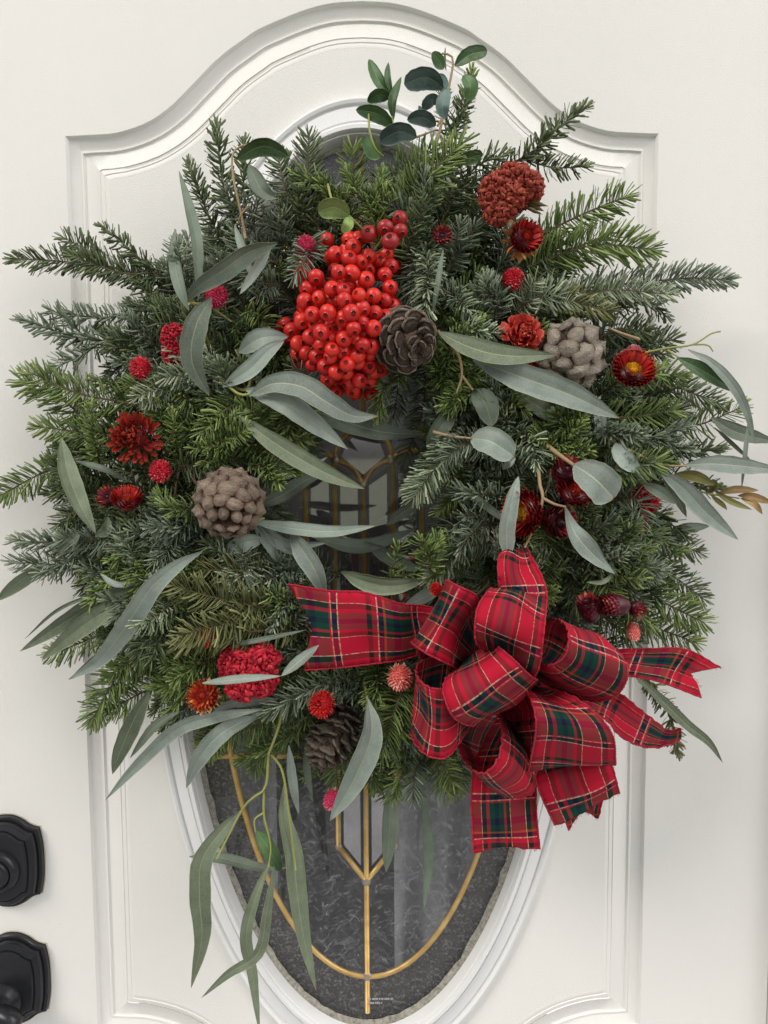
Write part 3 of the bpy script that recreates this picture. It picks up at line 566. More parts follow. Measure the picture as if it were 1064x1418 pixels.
def body(n, dlo, dhi, r_lo, r_hi, spread, llo, lhi, kinds, dens=1.0, nl=(17, 24), inward=.0):
    made = 0; tries = 0
    while made < n and tries < n * 20:
        tries += 1
        a = 2 * PI * ((made + rng.uniform(0, 1)) * .61803 % 1); r = rng.uniform(r_lo, r_hi)
        x = 515 + r * math.cos(a); y = 668 - r * math.sin(a); da = rng.normal(0, spread)
        dirx = a + da + (PI if rng.uniform() < inward else 0); L = rng.uniform(llo, lhi)
        tx = x + L * math.cos(dirx); ty = y - L * math.sin(dirx)
        rt = math.hypot(tx - 515, ty - 668); at = math.degrees(math.atan2(668 - ty, tx - 515)) % 360
        if rt > np.interp(at, RMAX_A, RMAX_R): continue
        if hole_free(tx, ty) < 1.15 or hole_free((x + tx) / 2, (y + ty) / 2) < 1.15 or hole_free(x, y) < 1.05: continue
        if dhi > .08 and any(math.hypot(x + (tx - x) * q - ax_, y + (ty - y) * q - ay_) < ar_ + 13 for q in (.3, .65, 1.0) for ax_, ay_, ar_ in AVOID): continue
        d = rng.uniform(dlo, dhi); bend = rng.normal(0, 12)
        mx, my = (x + tx) / 2 + bend * math.sin(dirx), (y + ty) / 2 + bend * math.cos(dirx)
        k = kinds[int(rng.integers(len(kinds)))]; st = ('brush', 'brush', 'flat', 'up')[int(rng.integers(4))]
        sides = [(rng.uniform(.2, .6), rng.choice([-1, 1]) * rng.uniform(30, 55), L * rng.uniform(.35, .5)) for _ in range(int(rng.integers(0, 3)))]
        dt = d + rng.uniform(-.012, .030)
        sprig([(x, y, d), (mx, my, d + .012), (tx, ty, dt)], rng.uniform(*nl), k, st, dens, 1.0, sides); made += 1
body(150, .020, .052, 140, 335, .50, 100, 160, 'dddg', .9, (21, 28), .08)
body(120, .055, .090, 145, 335, .60, 90, 140, 'dddggb', 1.0, (19, 26), .15)
body(84, .092, .122, 150, 325, .75, 75, 120, 'dggbbs', 1.0, (17, 24), .22)

body(84, .035, .075, 270, 385, .38, 85, 135, 'dddgb', 1.0, (20, 27), .0)
body(60, .080, .118, 230, 350, .6, 70, 110, 'dggbb', 1.1, (18, 24), .1)
body(46, .105, .132, 160, 330, .7, 55, 85, 'bgsbgg', 1.5, (17, 23), .25)

# --- sprigs read off the photograph: ((x, y, depth) ..., needle length px, kind, style, extra)
D = dict
HAND = [
    # upper left, crown of the ring
    ([(345, 350, .09), (312, 270, .085), (300, 172, .08)], 21, 'd', 'brush', D(dens=1.35, sides=[(.35, 38, 90)])),
    ([(335, 380, .08), (290, 300, .08), (262, 226, .07)], 20, 'd', 'brush', D(dens=1.3)),
    ([(235, 400, .07), (185, 350, .07), (140, 312, .065)], 17, 'd', 'brush', D(dens=1.1)),
    ([(250, 405, .06), (165, 372, .06), (85, 362, .05), (18, 358, .05)], 24, 'd', 'flat', D(dens=1.15, sides=[(.45, 30, 60)])),
    ([(240, 375, .07), (170, 378, .065), (95, 352, .06)], 21, 'd', 'flat', {}),
    ([(215, 470, .08), (120, 470, .07), (30, 442, .06)], 23, 'b', 'brush', D(sides=[(.4, -35, 70), (.55, 38, 55)])),
    ([(200, 430, .07), (140, 440, .06), (85, 432, .05)], 20, 'b', 'brush', {}),
    ([(130, 590, .06), (75, 545, .055), (28, 525, .05)], 31, 'g', 'flat', D(wide=1.15)),
    ([(190, 560, .09), (110, 545, .08), (40, 515, .07)], 28, 'g', 'flat', {}),
    ([(200, 610, .08), (120, 600, .07), (48, 590, .06)], 25, 'g', 'flat', {}),
    ([(120, 640, .05), (60, 655, .045), (-5, 690, .04)], 26, 'g', 'flat', {}),
    ([(140, 650, .08), (130, 605, .11), (125, 560, .12)], 17, 'g', 'brush', D(dens=1.4)),
    ([(250, 650, .10), (243, 610, .125), (240, 568, .13)], 16, 'g', 'brush', D(dens=1.4)),
    ([(225, 745, .08), (120, 755, .07), (18, 748, .06)], 25, 'b', 'brush', D(sides=[(.5, -36, 70)])),
    ([(230, 790, .07), (120, 785, .06), (15, 778, .05)], 26, 'b', 'brush', D(sides=[(.4, 30, 60)])),
    ([(220, 860, .05), (140, 880, .05), (68, 908, .045)], 27, 'g', 'flat', {}),
    ([(240, 890, .07), (170, 930, .065), (126, 1000, .05)], 31, 'g', 'flat', D(wide=1.2)),
    ([(260, 930, .07), (195, 960, .06), (150, 985, .05)], 27, 'g', 'flat', {}),
    ([(300, 940, .08), (255, 980, .08), (225, 1010, .07)], 24, 'd', 'brush', {}),
    ([(390, 985, .09), (330, 1015, .08), (275, 1035, .06)], 24, 'g', 'flat', {}),
    ([(430, 990, .09), (385, 1030, .08), (330, 1055, .06)], 23, 'g', 'brush', D(dens=.9)),
    ([(460, 1000, .07), (440, 1050, .06), (425, 1075, .05)], 22, 'g', 'brush', {}),
    # grey upright rosettes inside left
    ([(330, 700, .1), (305, 640, .13), (300, 598, .135)], 18, 'g', 'brush', D(dens=1.2)),
    ([(400, 600, .09), (340, 590, .13), (285, 640, .13)], 22, 'g', 'flat', {}),
    ([(380, 560, .10), (325, 560, .135), (278, 600, .14)], 24, 'g', 'flat', {}),
    ([(260, 830, .09), (200, 770, .12), (155, 760, .12)], 20, 'b', 'brush', {}),
    ([(200, 850, .09), (190, 780, .13), (160, 735, .13)], 20, 'b', 'brush', {}),
    ([(290, 760, .11), (250, 715, .13), (228, 700, .135)], 22, 'b', 'brush', {}),
    ([(480, 800, .04), (440, 780, .06), (420, 765, .06)], 26, 'b', 'brush', {}),
    # olive fan left of the bow
    ([(420, 845, .11), (330, 835, .14), (228, 808, .145)], 30, 'o', 'flat', D(wide=1.2, sides=[(.35, -32, 90)])),
    ([(430, 870, .11), (345, 875, .14), (240, 895, .14)], 27, 'o', 'flat', D(wide=1.15)),
    ([(400, 800, .10), (330, 790, .13), (270, 790, .13)], 24, 'o', 'flat', {}),
    # thick grey comb below it
    ([(520, 935, .10), (450, 948, .13), (372, 985, .14)], 26, 'b', 'brush', D(dens=1.5)),
    ([(500, 900, .09), (440, 900, .11), (385, 905, .12)], 23, 'b', 'up', D(dens=1.2)),
    ([(520, 960, .09), (480, 955, .12), (430, 965, .12)], 24, 'b', 'up', D(dens=1.2)),
    # bottom middle
    ([(575, 930, .09), (550, 975, .135), (528, 1045, .14)], 29, 'g', 'flat', D(dens=1.2, wide=1.1)),
    ([(520, 900, .09), (525, 940, .13), (515, 975, .135)], 24, 'g', 'brush', D(dens=1.2)),
    ([(600, 990, .08), (600, 1040, .10), (618, 1100, .10)], 25, 'g', 'flat', D(sides=[(.4, -30, 50)])),
    ([(570, 1020, .09), (560, 1060, .11), (545, 1105, .11)], 22, 'g', 'brush', {}),
    ([(590, 1040, .09), (575, 1070, .12), (572, 1110, .12)], 20, 'b', 'flat', {}),
    ([(500, 1020, .07), (515, 1060, .08), (520, 1095, .07)], 21, 'g', 'brush', {}),
    ([(620, 1000, .08), (640, 1045, .07), (632, 1100, .06)], 24, 'g', 'flat', {}),
    # top
    ([(455, 350, .08), (428, 270, .085), (428, 188, .08)], 26, 'd', 'flat', D(dens=1.25)),
    ([(420, 320, .07), (395, 260, .08), (385, 215, .07)], 24, 'd', 'flat', {}),
    ([(490, 300, .06), (490, 250, .07), (488, 205, .07)], 25, 'g', 'flat', {}),
    ([(535, 345, .10), (575, 265, .125), (640, 198, .12)], 33, 'g', 'flat', D(dens=1.2, wide=1.1)),
    ([(520, 330, .08), (545, 260, .10), (600, 205, .10)], 30, 'g', 'flat', {}),
    ([(590, 330, .08), (620, 270, .09), (640, 215, .09)], 27, 'd', 'flat', {}),
    ([(600, 250, .08), (625, 190, .08), (650, 128, .075)], 19, 'd', 'brush', D(sides=[(.55, -40, 50)])),
    ([(625, 190, .07), (645, 140, .07), (655, 95, .07)], 16, 'g', 'brush', {}),
    ([(610, 310, .10), (655, 235, .11), (700, 215, .11)], 24, 'd', 'brush', {}),
    ([(640, 260, .09), (730, 215, .10), (770, 180, .095), (815, 145, .09)], 20, 'd', 'brush', D(dens=1.3, sides=[(.42, 44, 70)])),
    ([(650, 330, .10), (670, 290, .11), (640, 250, .11)], 25, 'd', 'flat', {}),
    # right
    ([(740, 330, .09), (800, 300, .095), (872, 270, .09)], 27, 'g', 'flat', D(dens=1.25)),
    ([(730, 370, .10), (820, 340, .105), (903, 345, .10)], 33, 'g', 'flat', D(dens=1.25, wide=1.2)),
    ([(740, 350, .08), (790, 345, .085), (850, 322, .08)], 28, 'g', 'flat', {}),
    ([(800, 400, .08), (900, 390, .07), (960, 385, .06), (1012, 388, .055)], 25, 'b', 'flat', D(dens=1.3)),
    ([(780, 410, .10), (850, 402, .10), (930, 408, .09)], 22, 's', 'flat', D(dens=1.1)),
    ([(850, 420, .07), (900, 420, .06), (925, 440, .05)], 19, 'b', 'brush', {}),
    ([(720, 415, .10), (780, 415, .125), (845, 432, .125)], 22, 'o', 'flat', D(dens=1.2)),
    ([(740, 450, .12), (760, 470, .14), (768, 492, .145)], 19, 'g', 'brush', {}),
    ([(830, 490, .06), (890, 478, .05), (935, 470, .045)], 27, 'd', 'flat', D(wide=1.1)),
    ([(820, 540, .09), (910, 530, .08), (1000, 560, .06)], 25, 'd', 'flat', {}),
    ([(800, 575, .11), (870, 578, .12), (935, 568, .11)], 27, 'g', 'flat', D(wide=1.1)),
    ([(830, 545, .10), (880, 520, .12), (950, 520, .10)], 22, 'g', 'brush', {}),
    ([(880, 590, .06), (960, 590, .05), (1032, 562, .045)], 27, 'g', 'flat', D(dens=.7)),
    ([(880, 620, .07), (940, 628, .06), (1000, 622, .05)], 24, 'd', 'brush', D(dens=.9)),
    ([(860, 665, .07), (930, 672, .06), (1000, 675, .05)], 21, 'd', 'brush', {}),
    ([(840, 645, .12), (880, 645, .14), (915, 640, .14)], 26, 'g', 'flat', D(wide=1.1)),
    ([(830, 700, .10), (880, 690, .125), (890, 730, .125)], 26, 'b', 'flat', {}),
    ([(860, 730, .08), (920, 750, .06), (970, 765, .045)], 25, 'd', 'flat', {}),
    ([(850, 760, .07), (920, 790, .06), (975, 830, .045)], 27, 'd', 'flat', {}),
    ([(830, 790, .09), (900, 825, .08), (975, 862, .07)], 32, 'g', 'flat', D(wide=1.15, dens=1.1)),
    ([(850, 850, .07), (910, 870, .06), (965, 890, .05)], 29, 'g', 'flat', {}),
    ([(760, 700, .10), (750, 770, .12), (745, 830, .12)], 29, 'g', 'flat', D(wide=1.1)),
    ([(800, 740, .10), (830, 790, .12), (850, 830, .12)], 30, 'g', 'flat', {}),
    ([(890, 930, .08), (925, 985, .075), (940, 1045, .07)], 17, 'o', 'brush', D(dens=1.3)),
    ([(740, 850, .06), (810, 880, .06), (868, 905, .05)], 25, 'd', 'brush', {}),
    ([(760, 800, .07), (830, 850, .07), (885, 890, .055)], 25, 'd', 'flat', {}),
    ([(750, 880, .05), (800, 910, .05), (850, 930, .045)], 24, 'd', 'brush', {}),
    ([(840, 720, .09), (850, 790, .11), (840, 830, .11)], 26, 'g', 'flat', {}),
    ([(860, 800, .08), (875, 840, .09), (905, 870, .08)], 25, 'g', 'brush', {}),
    ([(770, 760, .09), (790, 800, .11), (800, 845, .11)], 25, 'd', 'flat', {}),
    ([(350, 940, .06), (310, 985, .06), (290, 1040, .05)], 25, 'g', 'flat', {}),
    ([(400, 960, .07), (372, 1020, .07), (350, 1070, .055)], 24, 'g', 'flat', D(dens=1.1)),
    ([(430, 960, .06), (415, 1030, .06), (400, 1085, .05)], 24, 'd', 'brush', {}),
    ([(470, 980, .05), (465, 1050, .05), (470, 1105, .045)], 24, 'g', 'flat', {}),
    ([(300, 900, .07), (250, 950, .07), (215, 985, .06)], 25, 'd', 'brush', {}),
    ([(260, 860, .09), (200, 905, .08), (150, 935, .06)], 26, 'g', 'flat', {}),
    ([(300, 930, .09), (268, 965, .09), (245, 1010, .075)], 22, 'b', 'brush', {}),
    ([(540, 980, .06), (545, 1050, .06), (535, 1110, .05)], 24, 'd', 'brush', {}),
    ([(350, 1000, .09), (310, 1020, .09), (290, 1050, .08)], 19, 'g', 'brush', {}),
    # centre right: silver rosettes and drooping tufts into the opening
    ([(590, 330, .10), (592, 385, .145), (588, 440, .15)], 24, 's', 'brush', D(dens=1.7)),
    ([(600, 340, .10), (575, 380, .135), (570, 425, .14)], 21, 'b', 'brush', D(dens=1.2)),
    ([(615, 400, .11), (640, 420, .14), (655, 440, .14)], 20, 's', 'brush', D(dens=1.3)),
    ([(630, 430, .11), (655, 455, .145), (690, 462, .14)], 19, 's', 'brush', D(dens=1.4)),
    ([(700, 585, .11), (735, 610, .14), (742, 645, .145)], 25, 's', 'brush', D(dens=1.3)),
    ([(645, 560, .10), (625, 600, .125), (610, 622, .13)], 15, 's', 'brush', D(dens=1.5)),
    ([(628, 605, .12), (605, 645, .13), (572, 690, .125)], 25, 's', 'flat', D(dens=1.7, wide=1.15)),
    ([(640, 520, .12), (632, 550, .15), (612, 560, .155)], 20, 'g', 'brush', {}),
    ([(700, 560, .07), (665, 610, .08), (640, 660, .08)], 24, 'd', 'flat', {}),
    ([(590, 500, .04), (585, 570, .045), (560, 640, .04)], 24, 'd', 'flat', {}),
    ([(570, 470, .03), (555, 520, .03), (545, 580, .03)], 22, 'd', 'flat', {}),
    ([(625, 510, .05), (610, 590, .05), (585, 655, .05)], 25, 'd', 'flat', {}),
    ([(680, 640, .06), (640, 690, .06), (590, 770, .05)], 24, 'd', 'flat', {}),
    ([(690, 690, .08), (650, 715, .11), (615, 745, .11)], 24, 'b', 'brush', D(dens=1.2)),
    ([(680, 740, .08), (640, 770, .11), (600, 790, .11)], 26, 'g', 'brush', D(dens=1.2, sides=[(.4, 40, 45)])),
    ([(720, 640, .10), (712, 670, .13), (716, 700, .13)], 16, 's', 'brush', D(dens=1.2)),
    ([(430, 330, .12), (425, 355, .15), (405, 385, .155)], 22, 'b', 'flat', {}),
    ([(440, 560, .10), (425, 520, .13), (405, 508, .135)], 25, 'b', 'flat', D(dens=.8)),
    ([(340, 430, .10), (365, 440, .12), (380, 470, .12)], 21, 'g', 'brush', {}),
    ([(760, 520, .09), (730, 560, .11), (700, 590, .11)], 22, 'b', 'brush', {}),
]
for pts, nl, k, st, ex in HAND: sprig(pts, nl, k, st, **ex)

# ================================================================== LEAVES (eucalyptus and other broad leaves tucked into the wreath)
def leaf_mesh(pts, w, shape='lance', roll=0.0, cup=.16, wave=.0):
    W = np.array([P(*p) for p in pts]); n = 22; path = crom(W, n); s = np.linspace(0, 1, n); T = nrm(np.gradient(path, axis=0))
    wm = w / 1640.0
    if shape == 'lance': pr = np.interp(s, [0, .04, .15, .32, .5, .7, .87, .96, 1], [.06, .22, .62, .95, 1.0, .82, .46, .17, .02])
    elif shape == 'ovate': pr = np.interp(s, [0, .05, .15, .35, .55, .75, .9, .97, 1], [.05, .35, .72, .98, 1.0, .84, .52, .26, .03])
    elif shape == 'round': pr = np.interp(s, [0, .04, .14, .32, .55, .78, .92, .98, 1], [.08, .30, .62, .92, 1.0, .93, .66, .34, .06])
    else: pr = np.interp(s, [0, .05, .2, .45, .7, .82, .93, 1], [.05, .3, .72, .95, 1.0, .98, .66, .18])          # squared-off tip
    toward = nrm(CAM - path); side = nrm(np.cross(T, toward)); nn = np.cross(side, T)
    ra = roll + .25 * np.sin(s * 2.6 + roll * 5) ; sd = np.cos(ra)[:, None] * side + np.sin(ra)[:, None] * nn; nf = np.cross(sd, T)
    v = np.array([-1, -.66, -.3, -.06, .06, .3, .66, 1.0]); hw = (wm / 2 * pr / np.maximum(.75, np.cos(ra)))[:, None]
    edge = 1 + .018 * np.sin(s * 37 + w)[:, None] * (np.abs(v) > .9)
    V = path[:, None] + sd[:, None] * (hw * v * edge)[..., None] + nf[:, None] * (hw * (cup * (v ** 2) - .10 * (np.abs(v) < .1)) + wave * wm * np.sin(s * 9)[:, None] * v)[..., None]
    V2 = V - nf[:, None] * .00045
    nV = len(v); A = V.reshape(-1, 3); B = V2.reshape(-1, 3); f = grid_faces(n, nV)
    uv = np.stack([np.repeat(s, nV), np.tile((v + 1) / 2, n)], 1)
    rim = []
    i = np.arange(n - 1) * nV
    rim.append(np.stack([i, i + n * nV, i + nV + n * nV, i + nV], 1)); i = i + nV - 1; rim.append(np.stack([i + nV, i + nV + n * nV, i + n * nV, i], 1))
    return mesh('leaf', np.vstack([A, B]), [f[:, ::-1], f + n * nV] + rim, uv=np.vstack([uv, uv]))
def plant(name, label, cat, group, leaves, stems=(), stem_mat='stem_y'):
    b = leaves[0][0][0]; t = thing(name, label, cat, group, tuple(P(*b))); inv = Matrix.Translation(t.location).inverted()
    for L in leaves:
        pts, w, k = L[:3]; ex = L[3] if len(L) > 3 else {}
        roll = ex.pop('roll', float(rng.uniform(-.35, .35)))
        o = obj('leaf', leaf_mesh(pts, w * .98, roll=roll, **ex), M['leaf_' + k], t); o.matrix_parent_inverse = inv
    for st in stems:
        pts, r = st[:2]; W = crom(np.array([P(*p) for p in pts]), 14); V, Fc = tube_data(W, np.linspace(r, r * .6, 14) / 1400, 7)
        o = obj('stem', mesh('stem', V, Fc), M[st[2] if len(st) > 2 else stem_mat], t); o.matrix_parent_inverse = inv
    return t
GE = 'narrow grey green gum leaf sprigs in the wreath'
plant('eucalyptus_sprig', 'two slim dark gum leaves standing upright at the upper left of the wreath', 'eucalyptus', GE, [
    ([(275, 415, .13), (273, 340, .13), (262, 285, .12), (248, 236, .11)], 17, 'v'), ([(262, 430, .14), (250, 400, .14), (241, 358, .13), (241, 320, .12)], 18, 'v')], [([(290, 480, .10), (275, 440, .13), (268, 415, .135)], 2.2)])
plant('eucalyptus_sprig', 'curled olive gum leaves with a long hooked leaf beside the upper left pink globe', 'eucalyptus', GE, [
    ([(384, 337, .15), (345, 350, .16), (308, 376, .165), (272, 400, .16), (260, 418, .15)], 27, 'v', D(roll=.25, cup=.3)),
    ([(293, 412, .15), (272, 450, .165), (266, 500, .165), (290, 548, .15)], 34, 'v', D(roll=-.1)),
    ([(375, 345, .14), (354, 375, .145), (332, 408, .15)], 14, 'u'), ([(325, 312, .13), (338, 350, .135), (352, 392, .13)], 12, 'u'),
    ([(345, 228, .13), (362, 262, .135), (384, 275, .13)], 24, 'v', D(cup=.4)), ([(285, 500, .12), (283, 560, .12), (290, 620, .11)], 28, 'v')],
    [([(262, 420, .15), (290, 425, .13), (320, 445, .11)], 2), ([(300, 520, .12), (340, 540, .14), (350, 500, .14)], 2.4)])
plant('broad_leaf_sprig', 'dark green leaf on an arching yellow stem near the top left of the wreath', 'leaf sprig', None, [
    ([(400, 216, .12), (365, 203, .125), (328, 220, .12)], 25, 'n', D(shape='ovate', roll=.1)), ([(402, 217, .115), (375, 212, .12), (350, 216, .12)], 10, 'k')],
    [([(340, 330, .12), (333, 290, .125), (324, 250, .125), (322, 215, .12), (335, 202, .12), (355, 201, .12)], 1.8, 'stem_t'), ([(345, 285, .12), (334, 297, .125), (330, 310, .12)], 1.5, 'stem_t')])
plant('eucalyptus_sprig', 'fan of long grey gum leaves sweeping over the upper left of the central opening', 'eucalyptus', GE, [
    ([(345, 548, .15), (378, 531, .165), (418, 535, .17), (455, 558, .165), (490, 576, .15), (524, 576, .14)], 34, 'u', D(roll=.1)),
    ([(338, 538, .14), (392, 556, .16), (432, 584, .155), (482, 622, .14)], 33, 'u', D(roll=-.05)),
    ([(385, 572, .11), (430, 568, .115), (480, 584, .11), (530, 598, .10), (590, 602, .09)], 34, 'v', D(roll=.15)),
    ([(333, 576, .15), (368, 605, .155), (418, 637, .15), (462, 660, .14), (505, 677, .13)], 30, 'k', D(roll=-.1)),
    ([(380, 610, .08), (420, 608, .085), (470, 592, .08)], 27, 'v'),
    ([(330, 488, .13), (362, 468, .145), (400, 466, .14)], 28, 'u', D(roll=.2)), ([(308, 536, .14), (345, 512, .15), (372, 486, .15), (395, 470, .14)], 25, 'u'),
    ([(348, 500, .09), (362, 520, .09), (366, 548, .09)], 12, 'u')],
    [([(300, 520, .13), (330, 545, .145), (350, 545, .15)], 2.4)])
plant('eucalyptus_sprig', 'star of blue grey gum leaves radiating behind the brown cone towards the opening', 'eucalyptus', GE, [
    ([(352, 704, .11), (395, 683, .12), (425, 664, .115), (452, 655, .11)], 23, 'v'), ([(355, 690, .09), (392, 662, .095), (420, 630, .09), (440, 600, .085)], 28, 'v'),
    ([(352, 700, .07), (385, 675, .075), (410, 640, .07), (420, 600, .06)], 30, 'v'),
    ([(348, 722, .13), (400, 731, .14), (460, 736, .14), (522, 728, .13)], 20, 'u', D(roll=.35)), ([(430, 742, .05), (500, 757, .05), (575, 733, .045)], 25, 'v'),
    ([(505, 750, .05), (545, 775, .05), (590, 793, .05)], 24, 'v'), ([(535, 728, .06), (565, 705, .06), (612, 678, .05)], 20, 'v'),
    ([(352, 722, .12), (385, 750, .125), (420, 772, .12)], 20, 'u'), ([(352, 725, .12), (372, 752, .125), (388, 782, .12)], 17, 'u'), ([(345, 735, .11), (355, 760, .115), (358, 790, .11)], 15, 'v'),
    ([(402, 738, .13), (418, 762, .145), (436, 790, .145), (452, 830, .13)], 30, 'u', D(roll=-.3)),
    ([(366, 748, .12), (338, 752, .13), (308, 766, .12)], 26, 'u', D(roll=.2)), ([(345, 765, .10), (322, 775, .105), (300, 798, .10)], 20, 'v'),
    ([(272, 755, .10), (288, 748, .10), (306, 744, .10)], 24, 'v')], [([(365, 718, .115), (350, 722, .125), (335, 730, .11)], 2.5)])
plant('eucalyptus_sprig', 'loose narrow gum leaves crossing between the tall hooked leaf and the central opening', 'eucalyptus', GE, [
    ([(330, 470, .10), (352, 500, .115), (362, 545, .11)], 15, 'u'), ([(300, 585, .10), (330, 610, .12), (372, 622, .12)], 15, 'v'), ([(392, 520, .12), (430, 505, .13), (452, 512, .12)], 11, 'v'),
    ([(352, 640, .11), (380, 655, .12), (425, 650, .11), (455, 632, .10)], 15, 'u', D(roll=.3)),
    ([(368, 740, .12), (410, 755, .125), (452, 752, .11)], 13, 'u', D(roll=-.3)), ([(330, 778, .12), (345, 800, .13), (348, 835, .12)], 12, 'v')])
plant('eucalyptus_sprig', 'scattered thin gum leaves low on the left side around the crimson cockscomb', 'eucalyptus', GE, [
    ([(250, 985, .11), (215, 1005, .11), (180, 1050, .09)], 14, 'v'), ([(230, 850, .12), (180, 880, .12), (120, 935, .10)], 12, 'k'), ([(430, 1010, .09), (425, 1060, .09), (433, 1110, .08)], 12, 'v'), ([(300, 800, .13), (312, 830, .135), (330, 850, .13)], 10, 'k')])
plant('eucalyptus_sprig', 'broad olive gum leaf curling above the left bow tail', 'eucalyptus', GE, [
    ([(473, 792, .12), (505, 806, .135), (545, 812, .13), (592, 802, .11)], 27, 'k', D(roll=-.3)), ([(610, 812, .09), (585, 828, .10), (560, 838, .10)], 22, 'u'), ([(470, 800, .07), (468, 830, .07), (466, 850, .07)], 8, 'v')])
plant('eucalyptus_sprig', 'lone upright green gum leaf bent like a tick at the far left of the wreath', 'eucalyptus', GE, [
    ([(85, 606, .11), (95, 655, .12), (113, 702, .125), (133, 738, .125)], 29, 'k', D(roll=.1)), ([(133, 742, .12), (146, 735, .12), (150, 715, .11)], 16, 'k'),
    ([(105, 638, .10), (145, 650, .11), (180, 667, .10)], 10, 'v'), ([(206, 715, .13), (222, 738, .14), (246, 752, .13)], 22, 'v'), ([(112, 737, .10), (96, 752, .10), (80, 770, .09)], 20, 'v')])
plant('eucalyptus_sprig', 'cluster of long gum leaves reaching down left with one pale blue leaf on top', 'eucalyptus', GE, [
    ([(280, 764, .14), (246, 783, .155), (212, 812, .16), (190, 845, .155), (162, 886, .14), (135, 917, .12), (95, 941, .10)], 31, 'u', D(roll=.1)),
    ([(198, 812, .13), (145, 828, .125), (95, 859, .10), (28, 902, .08)], 29, 'k', D(roll=.2)),
    ([(196, 822, .13), (144, 848, .125), (101, 878, .10), (58, 914, .08)], 31, 'k', D(roll=-.1)),
    ([(165, 812, .11), (85, 842, .09), (34, 885, .07)], 6, 'v'), ([(205, 862, .12), (155, 900, .11), (97, 941, .09)], 22, 'v'),
    ([(60, 783, .06), (28, 806, .05), (-6, 833, .04)], 24, 'k'), ([(139, 794, .13), (160, 809, .14), (198, 808, .13)], 9, 'u')],
    [([(205, 815, .13), (240, 800, .12), (270, 800, .10)], 2.4)])
plant('eucalyptus_sprig', 'gum leaves fanning down left below the dark strawflower across the white door', 'eucalyptus', GE, [
    ([(208, 955, .10), (186, 997, .10), (167, 1040, .09), (156, 1072, .08)], 29, 'k', D(roll=.1)),
    ([(365, 982, .14), (305, 992, .145), (246, 1010, .13), (190, 1060, .11), (146, 1108, .09)], 21, 'u', D(roll=.2)),
    ([(362, 990, .13), (312, 1012, .14), (278, 1048, .13), (258, 1091, .11)], 28, 'u', D(roll=-.1)),
    ([(385, 968, .12), (325, 974, .13), (292, 988, .13)], 15, 'u')], [([(385, 975, .12), (400, 970, .10)], 2)])
plant('eucalyptus_sprig', 'bent narrow gum leaf lying across the crimson cockscomb left of the bow', 'eucalyptus', GE, [
    ([(280, 946, .17), (335, 940, .185), (390, 936, .185)], 12, 'u', D(roll=.5)), ([(390, 936, .185), (415, 915, .18), (442, 893, .165)], 15, 'u'), ([(310, 895, .14), (365, 885, .15), (425, 872, .14)], 8, 'v')])
plant('eucalyptus_sprig', 'hanging spray of long gum leaves on forked yellow stems over the oval glass', 'eucalyptus', GE, [
    ([(334, 1122, .10), (308, 1150, .11), (280, 1192, .115), (277, 1245, .11), (280, 1300, .10), (265, 1368, .09)], 34, 'k', D(roll=.05)),
    ([(395, 1080, .11), (394, 1130, .12), (406, 1180, .12), (412, 1235, .11), (421, 1298, .10), (438, 1372, .09)], 30, 'k', D(roll=.1)),
    ([(400, 1032, .10), (405, 1080, .105), (414, 1128, .10)], 15, 'u'), ([(262, 1186, .06), (310, 1189, .065), (360, 1201, .07), (398, 1202, .07)], 18, 'v'),
    ([(355, 1150, .12), (372, 1175, .12), (390, 1206, .11)], 25, 'n', D(shape='ovate')), 
    ([(374, 1196, .12), (357, 1234, .12), (341, 1295, .11), (350, 1350, .10), (360, 1432, .09)], 20, 'k', D(roll=-.2)),
    ([(380, 1200, .13), (370, 1262, .13), (358, 1320, .125), (316, 1349, .12), (279, 1382, .11)], 17, 'k', D(roll=.25))],
    [([(393, 975, .13), (385, 1010, .125), (372, 1045, .12)], 2.4), ([(372, 1045, .12), (368, 1090, .12), (350, 1105, .12), (334, 1124, .11), (300, 1190, .12)], 2.0),
     ([(375, 1045, .12), (388, 1060, .12), (395, 1085, .122), (402, 1140, .124), (410, 1205, .122)], 1.8), ([(366, 1095, .12), (366, 1130, .12), (375, 1170, .12), (372, 1200, .12)], 1.9), ([(366, 1125, .12), (353, 1135, .12), (354, 1152, .12)], 1.6)])
plant('eucalyptus_sprig', 'broad blue grey gum leaf pointing down over the lowest pine cone', 'eucalyptus', GE, [
    ([(510, 968, .15), (515, 1018, .165), (492, 1078, .16), (457, 1137, .14)], 36, 'u', D(roll=.1))], [([(505, 945, .12), (510, 972, .15)], 2.5)])
plant('eucalyptus_sprig', 'three pale gum leaves hanging straight down in front of the glass under the bow', 'eucalyptus', GE, [
    ([(540, 1085, .10), (540, 1145, .10), (535, 1208, .09)], 27, 'v', D(roll=.1)), ([(583, 1090, .07), (592, 1150, .07), (593, 1205, .065), (587, 1262, .06)], 17, 'v'), ([(604, 1040, .08), (609, 1085, .08), (609, 1124, .075)], 16, 'u')])
plant('eucalyptus_sprig', 'three overlapping long gum leaves between the grey cone and the opening', 'eucalyptus', GE, [
    ([(606, 459, .15), (650, 480, .165), (700, 492, .17), (772, 492, .16)], 30, 'k', D(roll=.15)),
    ([(655, 498, .15), (715, 520, .165), (788, 546, .165), (858, 579, .15)], 41, 'u', D(roll=-.1)),
    ([(712, 541, .13), (745, 562, .14), (786, 591, .13)], 26, 'k'), ([(826, 560, .13), (832, 585, .135), (828, 609, .13)], 18, 'u'), ([(600, 540, .07), (590, 590, .07), (588, 610, .06)], 10, 'v')],
    [([(606, 458, .15), (634, 490, .15), (640, 520, .15), (632, 545, .15)], 2.2, 'stem_t'), ([(640, 520, .15), (655, 540, .15)], 1.8, 'stem_t')])
